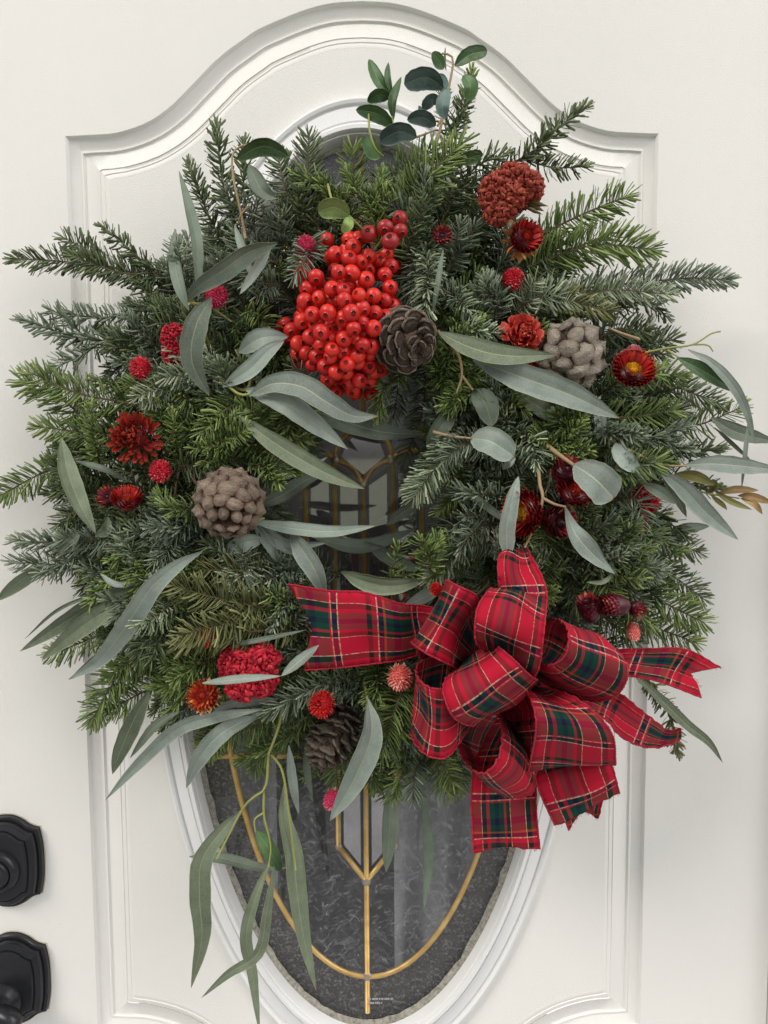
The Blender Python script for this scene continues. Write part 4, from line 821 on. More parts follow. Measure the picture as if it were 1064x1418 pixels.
plant('eucalyptus_sprig', 'two broad grey gum leaves hanging from a thin brown fork right of the opening', 'eucalyptus', GE, [
    ([(655, 541, .14), (672, 558, .145), (682, 590, .14)], 34, 'v', D(shape='ovate', roll=.2)), ([(632, 563, .12), (612, 590, .13), (592, 622, .12)], 27, 'v', D(shape='ovate'))])
plant('eucalyptus_sprig', 'pale oval gum leaf on a reddish twig beside the silver fir tip', 'eucalyptus', GE, [
    ([(652, 607, .15), (680, 611, .165), (712, 632, .16)], 40, 'u', D(shape='round', roll=.1)), ([(712, 628, .155), (706, 640, .16), (696, 650, .15)], 12, 'u')], [([(600, 598, .14), (625, 604, .145), (653, 607, .152)], 2.2, 'stem_t')])
plant('eucalyptus_sprig', 'strap shaped gum leaves hanging from the right of the opening to the bow', 'eucalyptus', GE, [
    ([(718, 660, .16), (708, 700, .17), (702, 735, .17), (704, 770, .165)], 23, 'u', D(shape='square', roll=.1)), ([(630, 668, .12), (662, 693, .13), (705, 722, .135), (722, 722, .13)], 12, 'v'),
    ([(635, 752, .10), (670, 760, .105), (720, 768, .10), (760, 770, .09)], 24, 'v')])
plant('eucalyptus_sprig', 'squared off pale gum leaf on a woody fork by the dark strawflowers', 'eucalyptus', GE, [
    ([(795, 643, .17), (826, 664, .185), (850, 690, .18)], 50, 'u', D(shape='square', roll=.05)),
    ([(783, 702, .17), (797, 738, .18), (822, 768, .18), (852, 794, .17)], 25, 'u', D(roll=.2, wave=.2)), ([(850, 794, .17), (835, 806, .17), (812, 806, .16)], 7, 'k')],
    [([(758, 617, .14), (775, 630, .155), (796, 645, .17)], 3.2, 'stem_t'), ([(746, 645, .14), (748, 672, .16), (752, 690, .165), (742, 725, .165), (727, 758, .16)], 2.4, 'stem_t'), ([(752, 690, .165), (768, 698, .168), (784, 702, .17)], 2.2, 'stem_t'), ([(762, 650, .12), (760, 670, .13), (755, 685, .14)], 2, 'stem_t')])
plant('eucalyptus_sprig', 'spotted blue gum leaves pointing right and down at the far right edge', 'eucalyptus', GE, [
    ([(948, 644, .12), (985, 642, .12), (1025, 645, .11), (1085, 652, .10)], 27, 'u', D(roll=.05)), ([(914, 653, .14), (946, 676, .14), (980, 712, .13), (1022, 747, .12)], 29, 'u', D(roll=-.1)),
    ([(852, 614, .14), (864, 634, .145), (886, 652, .14)], 27, 'u', D(shape='ovate')), ([(890, 670, .13), (912, 680, .135), (938, 698, .13)], 18, 'v'),
    ([(918, 660, .12), (938, 689, .12), (951, 716, .11)], 14, 'k'), ([(935, 656, .11), (965, 660, .115), (990, 672, .11)], 17, 'o')],
    [([(830, 600, .13), (870, 622, .14), (915, 643, .14), (950, 645, .13)], 1.9, 'stem_t')])
plant('eucalyptus_sprig', 'young bronze leaves at the tip of a shoot at the far right', 'eucalyptus', GE, [
    ([(994, 683, .10), (1020, 678, .105), (1051, 679, .10)], 12, 'r', D(roll=.2)), ([(1022, 686, .10), (1042, 688, .10), (1072, 697, .09)], 13, 'r'), ([(1026, 690, .10), (1045, 698, .10), (1056, 712, .09)], 10, 'r'),
    ([(988, 678, .10), (1012, 694, .105), (1042, 706, .10)], 10, 'o'), ([(982, 682, .10), (990, 672, .11), (989, 664, .11)], 12, 'o'), ([(985, 686, .10), (1000, 698, .10), (1007, 706, .10)], 8, 'o')], [([(940, 668, .10), (975, 682, .10), (1024, 690, .10)], 1.5)])
plant('eucalyptus_sprig', 'dark leaf and ribbon thin twisted leaf arching off the right of the wreath', 'eucalyptus', GE, [
    ([(938, 495, .12), (975, 514, .12), (1022, 544, .11)], 22, 'n', D(roll=.1)), ([(953, 484, .12), (986, 503, .125), (1016, 535, .12), (1034, 570, .11), (1046, 614, .10)], 15, 'u', D(roll=.3)),
    ([(1037, 580, .10), (1032, 630, .10), (1027, 678, .09)], 7, 'u'), ([(985, 578, .09), (1020, 598, .09), (1075, 612, .08)], 25, 'v', D(roll=.1)), ([(990, 592, .07), (1015, 615, .07), (1042, 640, .06)], 7, 'v')],
    [([(885, 490, .10), (925, 482, .11), (960, 477, .11), (985, 462, .11), (998, 459, .11)], 1.6), ([(960, 477, .11), (980, 478, .11), (988, 487, .11)], 1.3), ([(925, 485, .11), (940, 495, .12)], 1.5)])
plant('eucalyptus_sprig', 'dull gum leaf tip poking out behind the right side fir', 'eucalyptus', GE, [([(925, 740, .05), (950, 732, .05), (984, 728, .045)], 18, 'v'), ([(880, 740, .05), (915, 745, .05), (940, 742, .05)], 20, 'v')])
plant('eucalyptus_sprig', 'dark gum leaf trailing below the right bow tails', 'eucalyptus', GE, [([(874, 930, .09), (915, 968, .09), (952, 1004, .085), (982, 1028, .08), (1001, 1056, .07)], 17, 'k', D(roll=.2))])
plant('eucalyptus_sprig', 'thin gum leaf leaning over the silver fir rosette beside the dark cone', 'eucalyptus', GE, [([(614, 345, .15), (606, 395, .16), (598, 440, .15)], 8, 'v')], [([(885, 470, .13), (862, 462, .14), (845, 455, .14)], 2.2, 'stem_t')])
plant('boxwood_sprig', 'sprig of rounded dark blue green leaves rising at the very top of the wreath', 'leaf sprig', None, [
    ([(614, 122, .12), (590, 108, .125), (560, 117, .12)], 31, 'w', D(shape='round', roll=.1)), ([(630, 91, .12), (650, 76, .125), (675, 70, .12)], 20, 'n', D(shape='round', roll=.15)),
    ([(614, 96, .11), (608, 84, .11), (599, 72, .11)], 18, 'n', D(shape='ovate')), ([(642, 104, .12), (652, 118, .125), (649, 140, .12)], 21, 'n', D(shape='round')),
    ([(617, 165, .13), (613, 145, .135), (621, 122, .13)], 20, 'w', D(shape='ovate')), ([(610, 143, .12), (598, 138, .125), (586, 151, .12)], 17, 'w', D(shape='round')),
    ([(604, 174, .12), (585, 163, .125), (564, 166, .12)], 22, 'w', D(shape='ovate')), ([(577, 190, .12), (553, 183, .13), (527, 196, .12)], 28, 'w', D(shape='round', roll=.1)),
    ([(607, 102, .12), (612, 110, .12), (618, 122, .12)], 14, 'w', D(shape='round')), ([(669, 214, .12), (650, 219, .125), (634, 224, .12)], 20, 'n', D(shape='ovate')),
    ([(588, 165, .10), (584, 155, .10), (580, 146, .10)], 10, 'w'), ([(618, 98, .10), (616, 85, .10), (617, 65, .10)], 4, 'n')],
    [([(600, 215, .12), (612, 170, .12), (622, 120, .12), (628, 85, .12), (622, 76, .12), (612, 74, .12)], 2.0, 'stem_t'), ([(606, 175, .12), (614, 160, .12)], 1.5, 'stem_t'), ([(577, 190, .12), (604, 180, .12)], 1.5, 'stem_t')])
plant('bamboo_leaf_sprig', 'five pointed green leaflets standing up left of the rounded sprig at the top', 'leaf sprig', None, [
    ([(540, 132, .12), (524, 110, .125), (511, 82, .12)], 17, 'n', D(shape='ovate')), ([(543, 130, .12), (537, 108, .125), (538, 86, .12)], 10, 'n'), ([(545, 166, .12), (544, 138, .125), (556, 106, .12)], 13, 'n'),
    ([(541, 135, .12), (525, 132, .125), (509, 141, .12)], 19, 'n', D(shape='ovate')), ([(544, 174, .12), (522, 158, .125), (493, 152, .12)], 22, 'n', D(shape='ovate')), ([(528, 218, .12), (515, 205, .12), (508, 188, .12)], 24, 'n', D(shape='ovate'))],
    [([(511, 147, .12), (512, 180, .125), (520, 205, .125), (531, 216, .12)], 1.6, 'stem_y'), ([(545, 185, .12), (543, 150, .12), (541, 132, .12)], 1.5, 'stem_y')])
plant('bright_leaf_sprig', 'small bright lime green leaves above the red berries', 'leaf sprig', None, [
    ([(484, 299, .165), (463, 288, .175), (441, 294, .17)], 27, 'l', D(shape='round', roll=.1)), ([(484, 300, .165), (482, 311, .17), (474, 322, .165)], 15, 'l', D(shape='ovate'))],
    [([(454, 255, .15), (462, 280, .16), (484, 299, .165), (505, 320, .15)], 1.6)])

# ================================================================== BERRIES
bv, bf = sphere_data(16, 12); r_ = np.hypot(bv[:, 0], bv[:, 1]); bv = bv.copy()
bv[:, 2] *= .88; bv[:, 2] -= np.where(bv[:, 2] > 0, .16 * np.exp(-(r_ / .26) ** 2), .12 * np.exp(-(r_ / .3) ** 2) * -1)
berry_me = mesh('berry', bv, bf)
cm = MB()
for k in range(5):
    a = k * 2 * PI / 5; u = np.array([math.cos(a), math.sin(a), 0]); s_ = np.array([-math.sin(a), math.cos(a), 0])
    V = np.array([u * .02 + [0, 0, .72], u * .11 + s_ * .07 + [0, 0, .80], u * .29 + [0, 0, .875], u * .11 - s_ * .07 + [0, 0, .80], u * .11 + [0, 0, .64]])
    cm.add(V, [np.array([[0, 1, 2], [0, 2, 3], [4, 2, 1], [4, 3, 2], [0, 4, 1], [0, 3, 4]])])
calyx_me = cm.mesh('calyx', smooth=False)
berry_me.materials.append(M['berry']); calyx_me.materials.append(M['calyx'])
BER = '''455 228,485 275,375 320,460 345,530 370,577 335,645 360,690 320,597 395,715 395,475 437,395 430,565 475,680 445,170 445,257 460,457 510,710 525,357 532,198 532,275 588,520 570,610 575,430 600,678 605,
188 608,345 605,730 635,537 655,330 678,617 680,235 690,200 650,473 680,255 750,173 730,425 715,400 770,335 765,487 778,537 740,610 775,108 790,290 800,222 825,345 840,428 840,560 810,148 870,545 877,290 880,495 860,
595 880,355 905,425 920,262 947,197 930,345 950,510 940,585 930,135 935,232 1000,312 1010,447 995,515 985,580 1005,150 990,380 1045,330 1085,445 1050,612 1035,520 1097,585 1100,455 1110,375 1170,400 1140,480 1155,
650 1030,640 980,680 705,670 740,425 540,575 420'''
b_xy = [(380 + float(a) / 4.433, 280 + float(b) / 4.433) for a, b in (q.split() for q in BER.replace('\n', '').split(','))]
bc = thing('berry_cluster', 'large dense cluster of glossy red berries at the top of the wreath', 'berries', None, tuple(P(480, 430, .10)))
binv = Matrix.Translation(bc.location).inverted()
def berry(parent, inv, x, y, d, r, mat=None, face=None):
    p = P(x, y, d); ax = face if face is not None else nrm(np.array([rng.normal(0, .45), -1.0, rng.normal(-.25, .4)]))
    o = obj('berry', berry_me, None, parent); o.matrix_parent_inverse = inv; rs_ = r / 1560.0
    o.matrix_world = m4(frame(ax), p, rs_ * rng.uniform(.95, 1.06)); o.matrix_basis = inv.inverted() @ Matrix.Identity(4) @ (inv @ m4(frame(ax), p, rs_ * rng.uniform(.95, 1.06)))
    c = obj('calyx', calyx_me, None, o)
    return o
def place(o, parent, loc0, MW):
    """give o the world matrix MW under a parent that only carries a translation"""
    o.parent = parent; o.matrix_parent_inverse = Matrix.Identity(4); o.matrix_basis = Matrix.Translation(-Vector(loc0)) @ MW
def add_berry(t, x, y, d, r, mat=None):
    ax = nrm(np.array([rng.normal(0, .50), -1.0, rng.normal(-.30, .45)]))
    me_ = berry_me if mat is None else dark_berry_me
    o = obj('berry', me_); place(o, t, t.location, m4(frame(ax), P(x, y, d), r / 1560.0 * rng.uniform(.86, 1.08))); c = obj('calyx', calyx_me); c.parent = o
dark_berry_me = berry_me.copy(); dark_berry_me.materials.clear(); dark_berry_me.materials.append(M['berry_dark'])
cxb, cyb = 480, 440; order = rng.permutation(len(b_xy)); placed = []
for i, (x, y) in enumerate(b_xy):
    e = min(1.0, math.hypot((x - cxb) / 88, (y - cyb) / 125)); base = .176 - .055 * e * e
    nb = [pd for (px_, py_, pd) in placed if math.hypot(px_ - x, py_ - y) < 17]
    d = base + (.006 if i % 2 else 0)
    for pd in nb:
        if abs(pd - d) < .007: d = pd - .0075
    placed.append((x, y, d)); add_berry(bc, x, y, d, 11.0)
for i in range(120):                                    # the ones seen in the gaps behind
    x, y = b_xy[int(rng.integers(len(b_xy)))]; x += rng.normal(0, 9); y += rng.normal(0, 9); e = math.hypot((x - cxb) / 88, (y - cyb) / 125)
    if e < 1.0: add_berry(bc, x, y, .140 - .045 * e * e + rng.uniform(-.01, .006), 11)
bs = MB()
for i in range(26):
    x, y = b_xy[int(rng.integers(len(b_xy)))]; V, Fc = tube_data(crom([P(x, y, .150), P((x + 485) / 2, (y + 400) / 2 + 6, .12), P(480 + rng.normal(0, 12), 380 + rng.normal(0, 25), .07)], 8), .0006, 4); bs.add(V, Fc)
o = obj('berry_stalks', bs.mesh('berry_stalks'), M['stem_y'], kind='stuff'); place(o, bc, bc.location, Matrix.Identity(4))
bk = thing('berry_cluster', 'small tuft of five darker red berries just above the big berry cluster', 'berries', None, tuple(P(540, 320, .12)))
for x, y, d in ((554, 303, .145), (534, 316, .158), (555, 320, .165), (541, 334, .170), (511, 324, .155)): add_berry(bk, x, y, d, 11, 1)
for a, b in (((541, 334), (515, 355)), ((534, 316), (520, 345)), ((555, 320), (558, 345)), ((511, 324), (515, 350))):
    V, Fc = tube_data(crom([P(*a, .150), P((a[0] + b[0]) / 2 + 2, (a[1] + b[1]) / 2, .14), P(*b, .12)], 8), .0008, 5); o = obj('stalk', mesh('stalk', V, Fc), M['stem_y']); place(o, bk, bk.location, Matrix.Identity(4))

# ================================================================== PINE CONES
def scale_mesh(kind, mat):
    """unit scale lying in +X (outward/up the cone), Z = outer face"""
    n, m = 9, 7; u = np.linspace(0, 1, n); v = np.linspace(-1, 1, m)
    if kind == 'open': w = np.interp(u, [0, .3, .6, .8, .93, 1], [.30, .44, .60, .62, .50, .24]); zt = np.interp(u, [0, .5, .8, 1], [0, .05, .22, .30]); th_ = np.interp(u, [0, .5, .8, 1], [.10, .18, .30, .14])
    else: w = np.sqrt(np.maximum(0, 1 - np.abs(2 * u - 1) ** 2.4)) * .60 + .03; zt = .34 * np.sin(np.pi * np.clip(u, .02, .98)) ** .7 * (1 - .25 * u) + .10 * np.exp(-((u - .60) / .10) ** 2); th_ = np.full(n, .55)
    Vt = []; Vb = []; ti = []
    for i in range(n):
        for j in range(m):
            y = v[j] * w[i]; dome = (1 - v[j] ** 2)
            umbo = .13 * math.exp(-(((u[i] - .60) / .13) ** 2 + (v[j] / .26) ** 2)) if kind != 'open' else .05 * math.exp(-(((u[i] - .86) / .09) ** 2 + (v[j] / .35) ** 2))
            rdg = (.05 if abs(v[j]) < .05 else 0) * (u[i] > .3)
            z = zt[i] * (1 if kind == 'open' else .25 + .75 * dome) + (0 if kind != 'open' else .08) * dome + umbo + rdg * .4
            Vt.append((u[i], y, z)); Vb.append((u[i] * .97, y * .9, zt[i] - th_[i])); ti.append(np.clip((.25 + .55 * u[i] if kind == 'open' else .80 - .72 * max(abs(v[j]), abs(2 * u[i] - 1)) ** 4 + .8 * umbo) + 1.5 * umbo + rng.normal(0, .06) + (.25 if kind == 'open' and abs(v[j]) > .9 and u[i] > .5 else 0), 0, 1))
    f = grid_faces(n, m); N0 = n * m; per = [i * m for i in range(n)] + [(n - 1) * m + j for j in range(1, m)] + [i * m + m - 1 for i in range(n - 2, -1, -1)]
    per = np.array(per + [j for j in range(m - 2, 0, -1)]); q = np.roll(per, -1)
    me_ = mesh('scale', np.array(Vt + Vb), [f, f[:, ::-1] + N0, np.stack([per, per + N0, q + N0, q], 1)[:, ::-1]], attrs={'tint': ti + [.05] * N0}); me_.materials.append(M['cone_' + mat]); return me_
def cone(label, cx, cy, d, axis, L, R, kind, mat, count, size, open_ang, spin=0.0):
    """axis points from the stalk to the tip of the cone; (cx, cy, d) is the middle; L length, R max radius in metres"""
    mid = P(cx, cy, d); t = thing('pine_cone', label, 'pine cone', 'pine cones in the wreath', tuple(mid)); Fm = frame(axis)
    sms = [scale_mesh(kind, mat) for _ in range(4)]
    k = 22; uu = np.linspace(0, 1, 9); cr = R * (.55 if kind == 'open' else .74) * np.sin(np.pi * np.clip(uu * .86 + .12, 0, 1)) ** .7; a = np.arange(k) / k * 2 * PI
    V = np.vstack([np.stack([r * np.cos(a), r * np.sin(a), np.full(k, (q - .5) * L * .86)], 1) for r, q in zip(cr, uu)] + [[[0, 0, -.43 * L], [0, 0, .43 * L]]]) @ Fm.T; m_ = 9 * k; j = np.arange(k)
    o = obj('core', mesh('core', V, [grid_faces(9, k, cv=True)[:, ::-1], np.stack([j, (j + 1) % k, np.full(k, m_)], 1), np.stack([8 * k + (j + 1) % k, 8 * k + j, np.full(k, m_ + 1)], 1)], attrs={'tint': np.zeros(len(V))}), M['cone_' + mat]); place(o, t, mid, Matrix.Translation(Vector(mid)))
    for i in range(count):
        q = (i + .5) / count; th_ = i * 2.39996 + spin; rr = R * np.interp(q, [0, .15, .4, .7, .9, 1], [.60, .90, 1.0, .80, .45, .10]); z = (q ** .88 - .5) * L
        out_ = np.array([math.cos(th_), math.sin(th_), 0]); tilt = math.radians(np.interp(q, [0, .5, .9, 1], open_ang) + rng.normal(0, 9 if kind == 'open' else 3))
        dirx = out_ * math.cos(tilt) + np.array([0, 0, 1]) * math.sin(tilt); tang = np.cross([0, 0, 1], out_); nz_ = np.cross(dirx, tang)
        if nz_ @ out_ < 0 and kind != 'open': nz_ = -nz_; 
        if kind == 'open' : nz_ = -abs(1) * np.cross(tang, dirx) * -1
        sc_ = size * np.interp(q, [0, .3, .7, .92, 1], [.85, 1.0, .85, .55, .36]) * rng.uniform(.92, 1.08)
        Rm = np.stack([dirx, np.cross(nz_, dirx), nz_], 1)
        if kind == 'open': dirx = nrm(dirx + rng.normal(0, .14, 3)); nz_ = nrm(nz_ + rng.normal(0, .24, 3)); nz_ = nrm(nz_ - (nz_ @ dirx) * dirx); Rm = np.stack([dirx, np.cross(nz_, dirx), nz_], 1); base = out_ * max(rr - sc_ * math.cos(tilt), .0005) + np.array([0, 0, z - sc_ * math.sin(tilt) * .5])
        else:                                   # plump closed scales sit side by side on an egg-shaped surface
            zc = 1 - 2 * (q * .985 + .012); ph_ = math.acos(zc); nn_ = nrm(out_ * math.sin(ph_) / R - np.array([0, 0, 1]) * zc / (L / 2)); ctr = out_ * math.sin(ph_) * R - np.array([0, 0, 1]) * zc * L / 2
            nn_ = nrm(nn_ + rng.normal(0, .10, 3)); dirx = nrm(np.array([0, 0, 1]) - nn_[2] * nn_ + out_ * .02); sc_ = size * (math.sin(ph_) * .42 + .55) * rng.uniform(.88, 1.04); Rm = np.stack([dirx, np.cross(nn_, dirx), nn_], 1); base = ctr * .93 - dirx * sc_ * .5
        o = obj('scale', sms[i % 4]); place(o, t, mid, Matrix.Translation(Vector(mid)) @ m4(Fm @ Rm, Fm @ base, (sc_, sc_ * rng.uniform(.92, 1.1), sc_)))
    return t
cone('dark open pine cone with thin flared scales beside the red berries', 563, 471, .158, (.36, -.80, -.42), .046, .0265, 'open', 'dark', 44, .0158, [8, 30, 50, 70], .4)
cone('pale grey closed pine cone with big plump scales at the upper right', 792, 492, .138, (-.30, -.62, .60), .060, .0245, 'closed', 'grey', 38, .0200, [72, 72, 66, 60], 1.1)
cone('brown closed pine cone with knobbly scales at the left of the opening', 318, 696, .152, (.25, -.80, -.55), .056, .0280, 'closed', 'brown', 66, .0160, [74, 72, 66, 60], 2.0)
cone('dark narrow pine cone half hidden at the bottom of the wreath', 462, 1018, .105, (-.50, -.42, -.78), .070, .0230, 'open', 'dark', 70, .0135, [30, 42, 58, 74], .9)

# ================================================================== DRIED FLOWERS
def spike_data(base, dirs, ln, w, tint, flat=.35, curl=None):
    """many pointed bracts: base (n,3), dirs (n,3), ln, w arrays"""
    n = len(base); d = nrm(dirs); ref = np.tile([0.1, .2, 1.0], (n, 1)); s = nrm(np.cross(d, ref)); h = np.cross(s, d)
    ln = np.broadcast_to(ln, (n,))[:, None]; w = np.broadcast_to(w, (n,))[:, None]
    c = 0 if curl is None else curl
    p1 = base + d * ln * .55; p2 = base + nrm(d + c) * ln if curl is not None else base + d * ln
    V = np.stack([base + s * w * .5, base - s * w * .5, p1 + s * w, p1 + h * w * flat, p1 - s * w, p1 - h * w * flat * .4, p2], 1)
    F4 = np.array([[0, 2, 3, 3], [1, 5, 4, 4]])
    F3 = np.array([[0, 2, 3], [0, 3, 1], [1, 3, 4], [0, 5, 2], [1, 5, 0], [1, 4, 5], [2, 6, 3], [3, 6, 4], [5, 6, 2], [4, 6, 5]])
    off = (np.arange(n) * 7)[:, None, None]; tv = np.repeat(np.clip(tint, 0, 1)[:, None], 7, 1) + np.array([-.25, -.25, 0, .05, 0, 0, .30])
    return V.reshape(-1, 3), [(F3[None] + off).reshape(-1, 3)], np.clip(tv, 0, 1).ravel()
def fib(n, cap=1.0):
    i = np.arange(n) + .5; z = 1 - (1 + cap) * i / n; a = i * 2.39996; r = np.sqrt(np.maximum(0, 1 - z * z)); return np.stack([r * np.cos(a), r * np.sin(a), z], 1)
GG = 'fuzzy globe amaranth heads in the wreath'
def globe(label, x, y, d, r, mat, axis=(0, -1, .15), stretch=1.0, core='red', bracts=210, dry=True):
    c = P(x, y, d); R = r / 1560.0; t = thing('globe_amaranth', label, 'flower', GG, tuple(c)); Fm = frame(axis)
    sv_, sf_ = sphere_data(14, 10); o = obj('flower_core', mesh('flower_core', (sv_ * [.72, .72, .72 * stretch]) @ Fm.T * R, sf_, attrs={'tint': np.full(len(sv_), .25)}), M[mat], t)
    u = fib(bracts, .8); b = u * [.62, .62, .62 * stretch]; dr = nrm(u * [1, 1, .8] + [0, 0, .45]) + rng.normal(0, .13, u.shape)
    V, Fc, ti = spike_data(b @ Fm.T * R, dr @ Fm.T, R * rng.uniform(.34, .48, bracts), R * .085, rng.normal(.45, .16, bracts) + .1 * u[:, 2])
    mb = MB(); mb.add(V, Fc, ti); obj('bracts', mb.mesh('bracts', smooth=False), M[mat], t, kind='stuff')
    if dry:
        ub = fib(14, -.2) * [1, 1, -1]; V, Fc, ti = spike_data((ub * .5) @ Fm.T * R, nrm(ub + [0, 0, -.4]) @ Fm.T, R * .7, R * .18, np.full(14, .6)); mb = MB(); mb.add(V, Fc, ti); obj('sepals', mb.mesh('sepals', smooth=False), M['dry'], t)
    return t
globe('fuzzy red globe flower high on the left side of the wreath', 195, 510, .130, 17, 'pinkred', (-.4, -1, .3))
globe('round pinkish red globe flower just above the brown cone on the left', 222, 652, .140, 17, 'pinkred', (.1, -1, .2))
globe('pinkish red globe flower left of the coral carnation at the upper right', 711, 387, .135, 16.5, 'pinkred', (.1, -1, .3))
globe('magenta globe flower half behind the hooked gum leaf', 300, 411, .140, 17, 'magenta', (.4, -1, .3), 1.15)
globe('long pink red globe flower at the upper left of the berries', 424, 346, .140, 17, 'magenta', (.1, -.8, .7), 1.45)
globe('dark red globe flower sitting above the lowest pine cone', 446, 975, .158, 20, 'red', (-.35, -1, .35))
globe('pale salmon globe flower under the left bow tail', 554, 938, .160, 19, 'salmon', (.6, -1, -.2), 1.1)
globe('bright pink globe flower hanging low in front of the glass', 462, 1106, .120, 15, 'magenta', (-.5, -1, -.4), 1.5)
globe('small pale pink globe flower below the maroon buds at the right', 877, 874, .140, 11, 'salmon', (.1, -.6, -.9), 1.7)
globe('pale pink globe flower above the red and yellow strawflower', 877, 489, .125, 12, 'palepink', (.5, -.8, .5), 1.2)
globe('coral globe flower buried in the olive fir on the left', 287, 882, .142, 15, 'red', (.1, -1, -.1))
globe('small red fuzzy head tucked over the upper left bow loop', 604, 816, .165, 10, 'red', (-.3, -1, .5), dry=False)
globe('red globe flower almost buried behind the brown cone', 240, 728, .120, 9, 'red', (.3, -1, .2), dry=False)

GS = 'dried strawflowers with papery bracts in the wreath'
def strawflower(label, x, y, d, r, mat, axis=(0, -1, 0), openness=.7, centre=None, n=96, tall=.9, outer=None):
    c = P(x, y, d); R = r / 1560.0; t = thing('strawflower', label, 'flower', GS, tuple(c)); Fm = frame(axis)
    sv_, sf_ = sphere_data(16, 10); o = obj('flower_head', mesh('flower_head', (sv_ * [.74, .74, .52 * tall]) @ Fm.T * R, sf_, attrs={'tint': np.full(len(sv_), .15)}), M[mat], t)
    i = np.arange(n); q = (i + .5) / n; a = i * 2.39996; V_all = MB()
    pol = np.radians(np.interp(q, [0, 1], [118, 28 + 10 * openness]))       # from the underside to the mouth of the flower
    out_ = np.stack([np.cos(a), np.sin(a), 0 * a], 1); zz = np.array([0, 0, 1.0])
    b = out_ * (np.sin(pol) * .72)[:, None] + zz * (np.cos(pol) * .55 * tall)[:, None]
    tg = nrm(out_ * np.cos(pol)[:, None] * (.75 + 0) - zz * (-np.sin(pol))[:, None] + out_ * openness * np.interp(q, [0, .6, 1], [.55, .35, .05])[:, None] - out_ * (.35 * q)[:, None])
    nrmv = nrm(out_ * np.sin(pol)[:, None] + zz * np.cos(pol)[:, None]); sd = nrm(np.cross(tg, nrmv)); ln = R * .40 * rng.uniform(.85, 1.1, n); w = R * .125 * rng.uniform(.85, 1.15, n)
    bb = b * R; m_ = 5; rows = []
    for s_, k_, lift in ((0, .55, 0), (.35, 1, .05), (.7, .8, .11), (.92, .38, .20)):
        p = bb + tg * (ln * s_)[:, None] + nrmv * (R * lift * (.5 + openness))
        rows += [p + sd * (w * k_)[:, None] - nrmv * (w * .22)[:, None], p + nrmv * (w * .10)[:, None], p - sd * (w * k_)[:, None] - nrmv * (w * .22)[:, None]]
    p = bb + tg * ln[:, None] + nrmv * (R * .26 * (.5 + openness)); rows.append(p)
    V = np.stack(rows, 1) @ Fm.T; f = grid_faces(4, 3); f3 = np.array([[9, 10, 12], [10, 11, 12]]); off = (i * 13)[:, None, None]
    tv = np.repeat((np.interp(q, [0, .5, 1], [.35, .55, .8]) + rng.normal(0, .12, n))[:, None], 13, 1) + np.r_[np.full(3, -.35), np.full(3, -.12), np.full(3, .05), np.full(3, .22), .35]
    V_all.add(V.reshape(-1, 3), [(f3[None] + off).reshape(-1, 3), (f[None] + off).reshape(-1, 4)], np.clip(tv, 0, 1).ravel())
    me_ = V_all.mesh('bracts'); o = obj('bracts', me_, M[mat], t, kind='stuff')
    if centre:
        u = fib(150, -.35); V, Fc, ti = spike_data((u * [.42, .42, .50 * tall]) @ Fm.T * R, (nrm(u + [0, 0, .8]) + rng.normal(0, .1, u.shape)) @ Fm.T, R * .20, R * .035, rng.normal(.55, .2, 150)); mb = MB(); mb.add(V, Fc, ti)
        s2, f2 = sphere_data(14, 8); mb.add((s2 * [.42, .42, .56 * tall] + [0, 0, .02]) @ Fm.T * R, f2, .4); obj('flower_centre', mb.mesh('flower_centre', smooth=False), M[centre], t)
    if outer:
        ub = fib(26, -.1) * [1, 1, -1]; V, Fc, ti = spike_data((ub * .6) @ Fm.T * R, (nrm(ub + [0, 0, .5]) + rng.normal(0, .15, ub.shape)) @ Fm.T, R * .75, R * .24, rng.normal(.5, .2, 26)); mb = MB(); mb.add(V, Fc, ti); obj('dry_bracts', mb.mesh('dry_bracts', smooth=False), M[outer], t)
    return t
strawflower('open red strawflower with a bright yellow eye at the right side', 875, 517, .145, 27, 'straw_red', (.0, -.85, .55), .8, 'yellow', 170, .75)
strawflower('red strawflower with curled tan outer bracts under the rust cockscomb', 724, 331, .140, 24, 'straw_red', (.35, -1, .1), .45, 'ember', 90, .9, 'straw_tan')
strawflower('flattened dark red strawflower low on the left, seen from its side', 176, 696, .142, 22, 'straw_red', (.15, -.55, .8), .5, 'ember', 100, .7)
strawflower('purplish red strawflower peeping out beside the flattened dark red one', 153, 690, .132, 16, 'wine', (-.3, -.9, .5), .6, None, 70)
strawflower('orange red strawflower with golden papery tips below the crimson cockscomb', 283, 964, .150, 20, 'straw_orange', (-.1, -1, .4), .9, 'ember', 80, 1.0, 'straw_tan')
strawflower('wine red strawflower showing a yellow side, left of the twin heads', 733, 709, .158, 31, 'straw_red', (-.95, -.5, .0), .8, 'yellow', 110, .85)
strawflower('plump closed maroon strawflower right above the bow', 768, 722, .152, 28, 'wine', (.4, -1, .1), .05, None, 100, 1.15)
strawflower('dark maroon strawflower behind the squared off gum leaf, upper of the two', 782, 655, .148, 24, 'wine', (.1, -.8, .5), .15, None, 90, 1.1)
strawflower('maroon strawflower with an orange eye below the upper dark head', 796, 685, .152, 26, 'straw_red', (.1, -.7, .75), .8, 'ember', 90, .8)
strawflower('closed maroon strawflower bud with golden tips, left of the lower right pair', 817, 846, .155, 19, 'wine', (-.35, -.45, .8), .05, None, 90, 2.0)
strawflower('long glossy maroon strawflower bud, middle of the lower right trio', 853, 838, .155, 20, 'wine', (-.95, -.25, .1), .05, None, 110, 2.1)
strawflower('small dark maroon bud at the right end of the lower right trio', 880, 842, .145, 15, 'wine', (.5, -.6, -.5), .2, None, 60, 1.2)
strawflower('tiny nearly black red flower between berries and rust cockscomb', 612, 327, .130, 13, 'wine', (0, -1, .1), .8, None, 60)

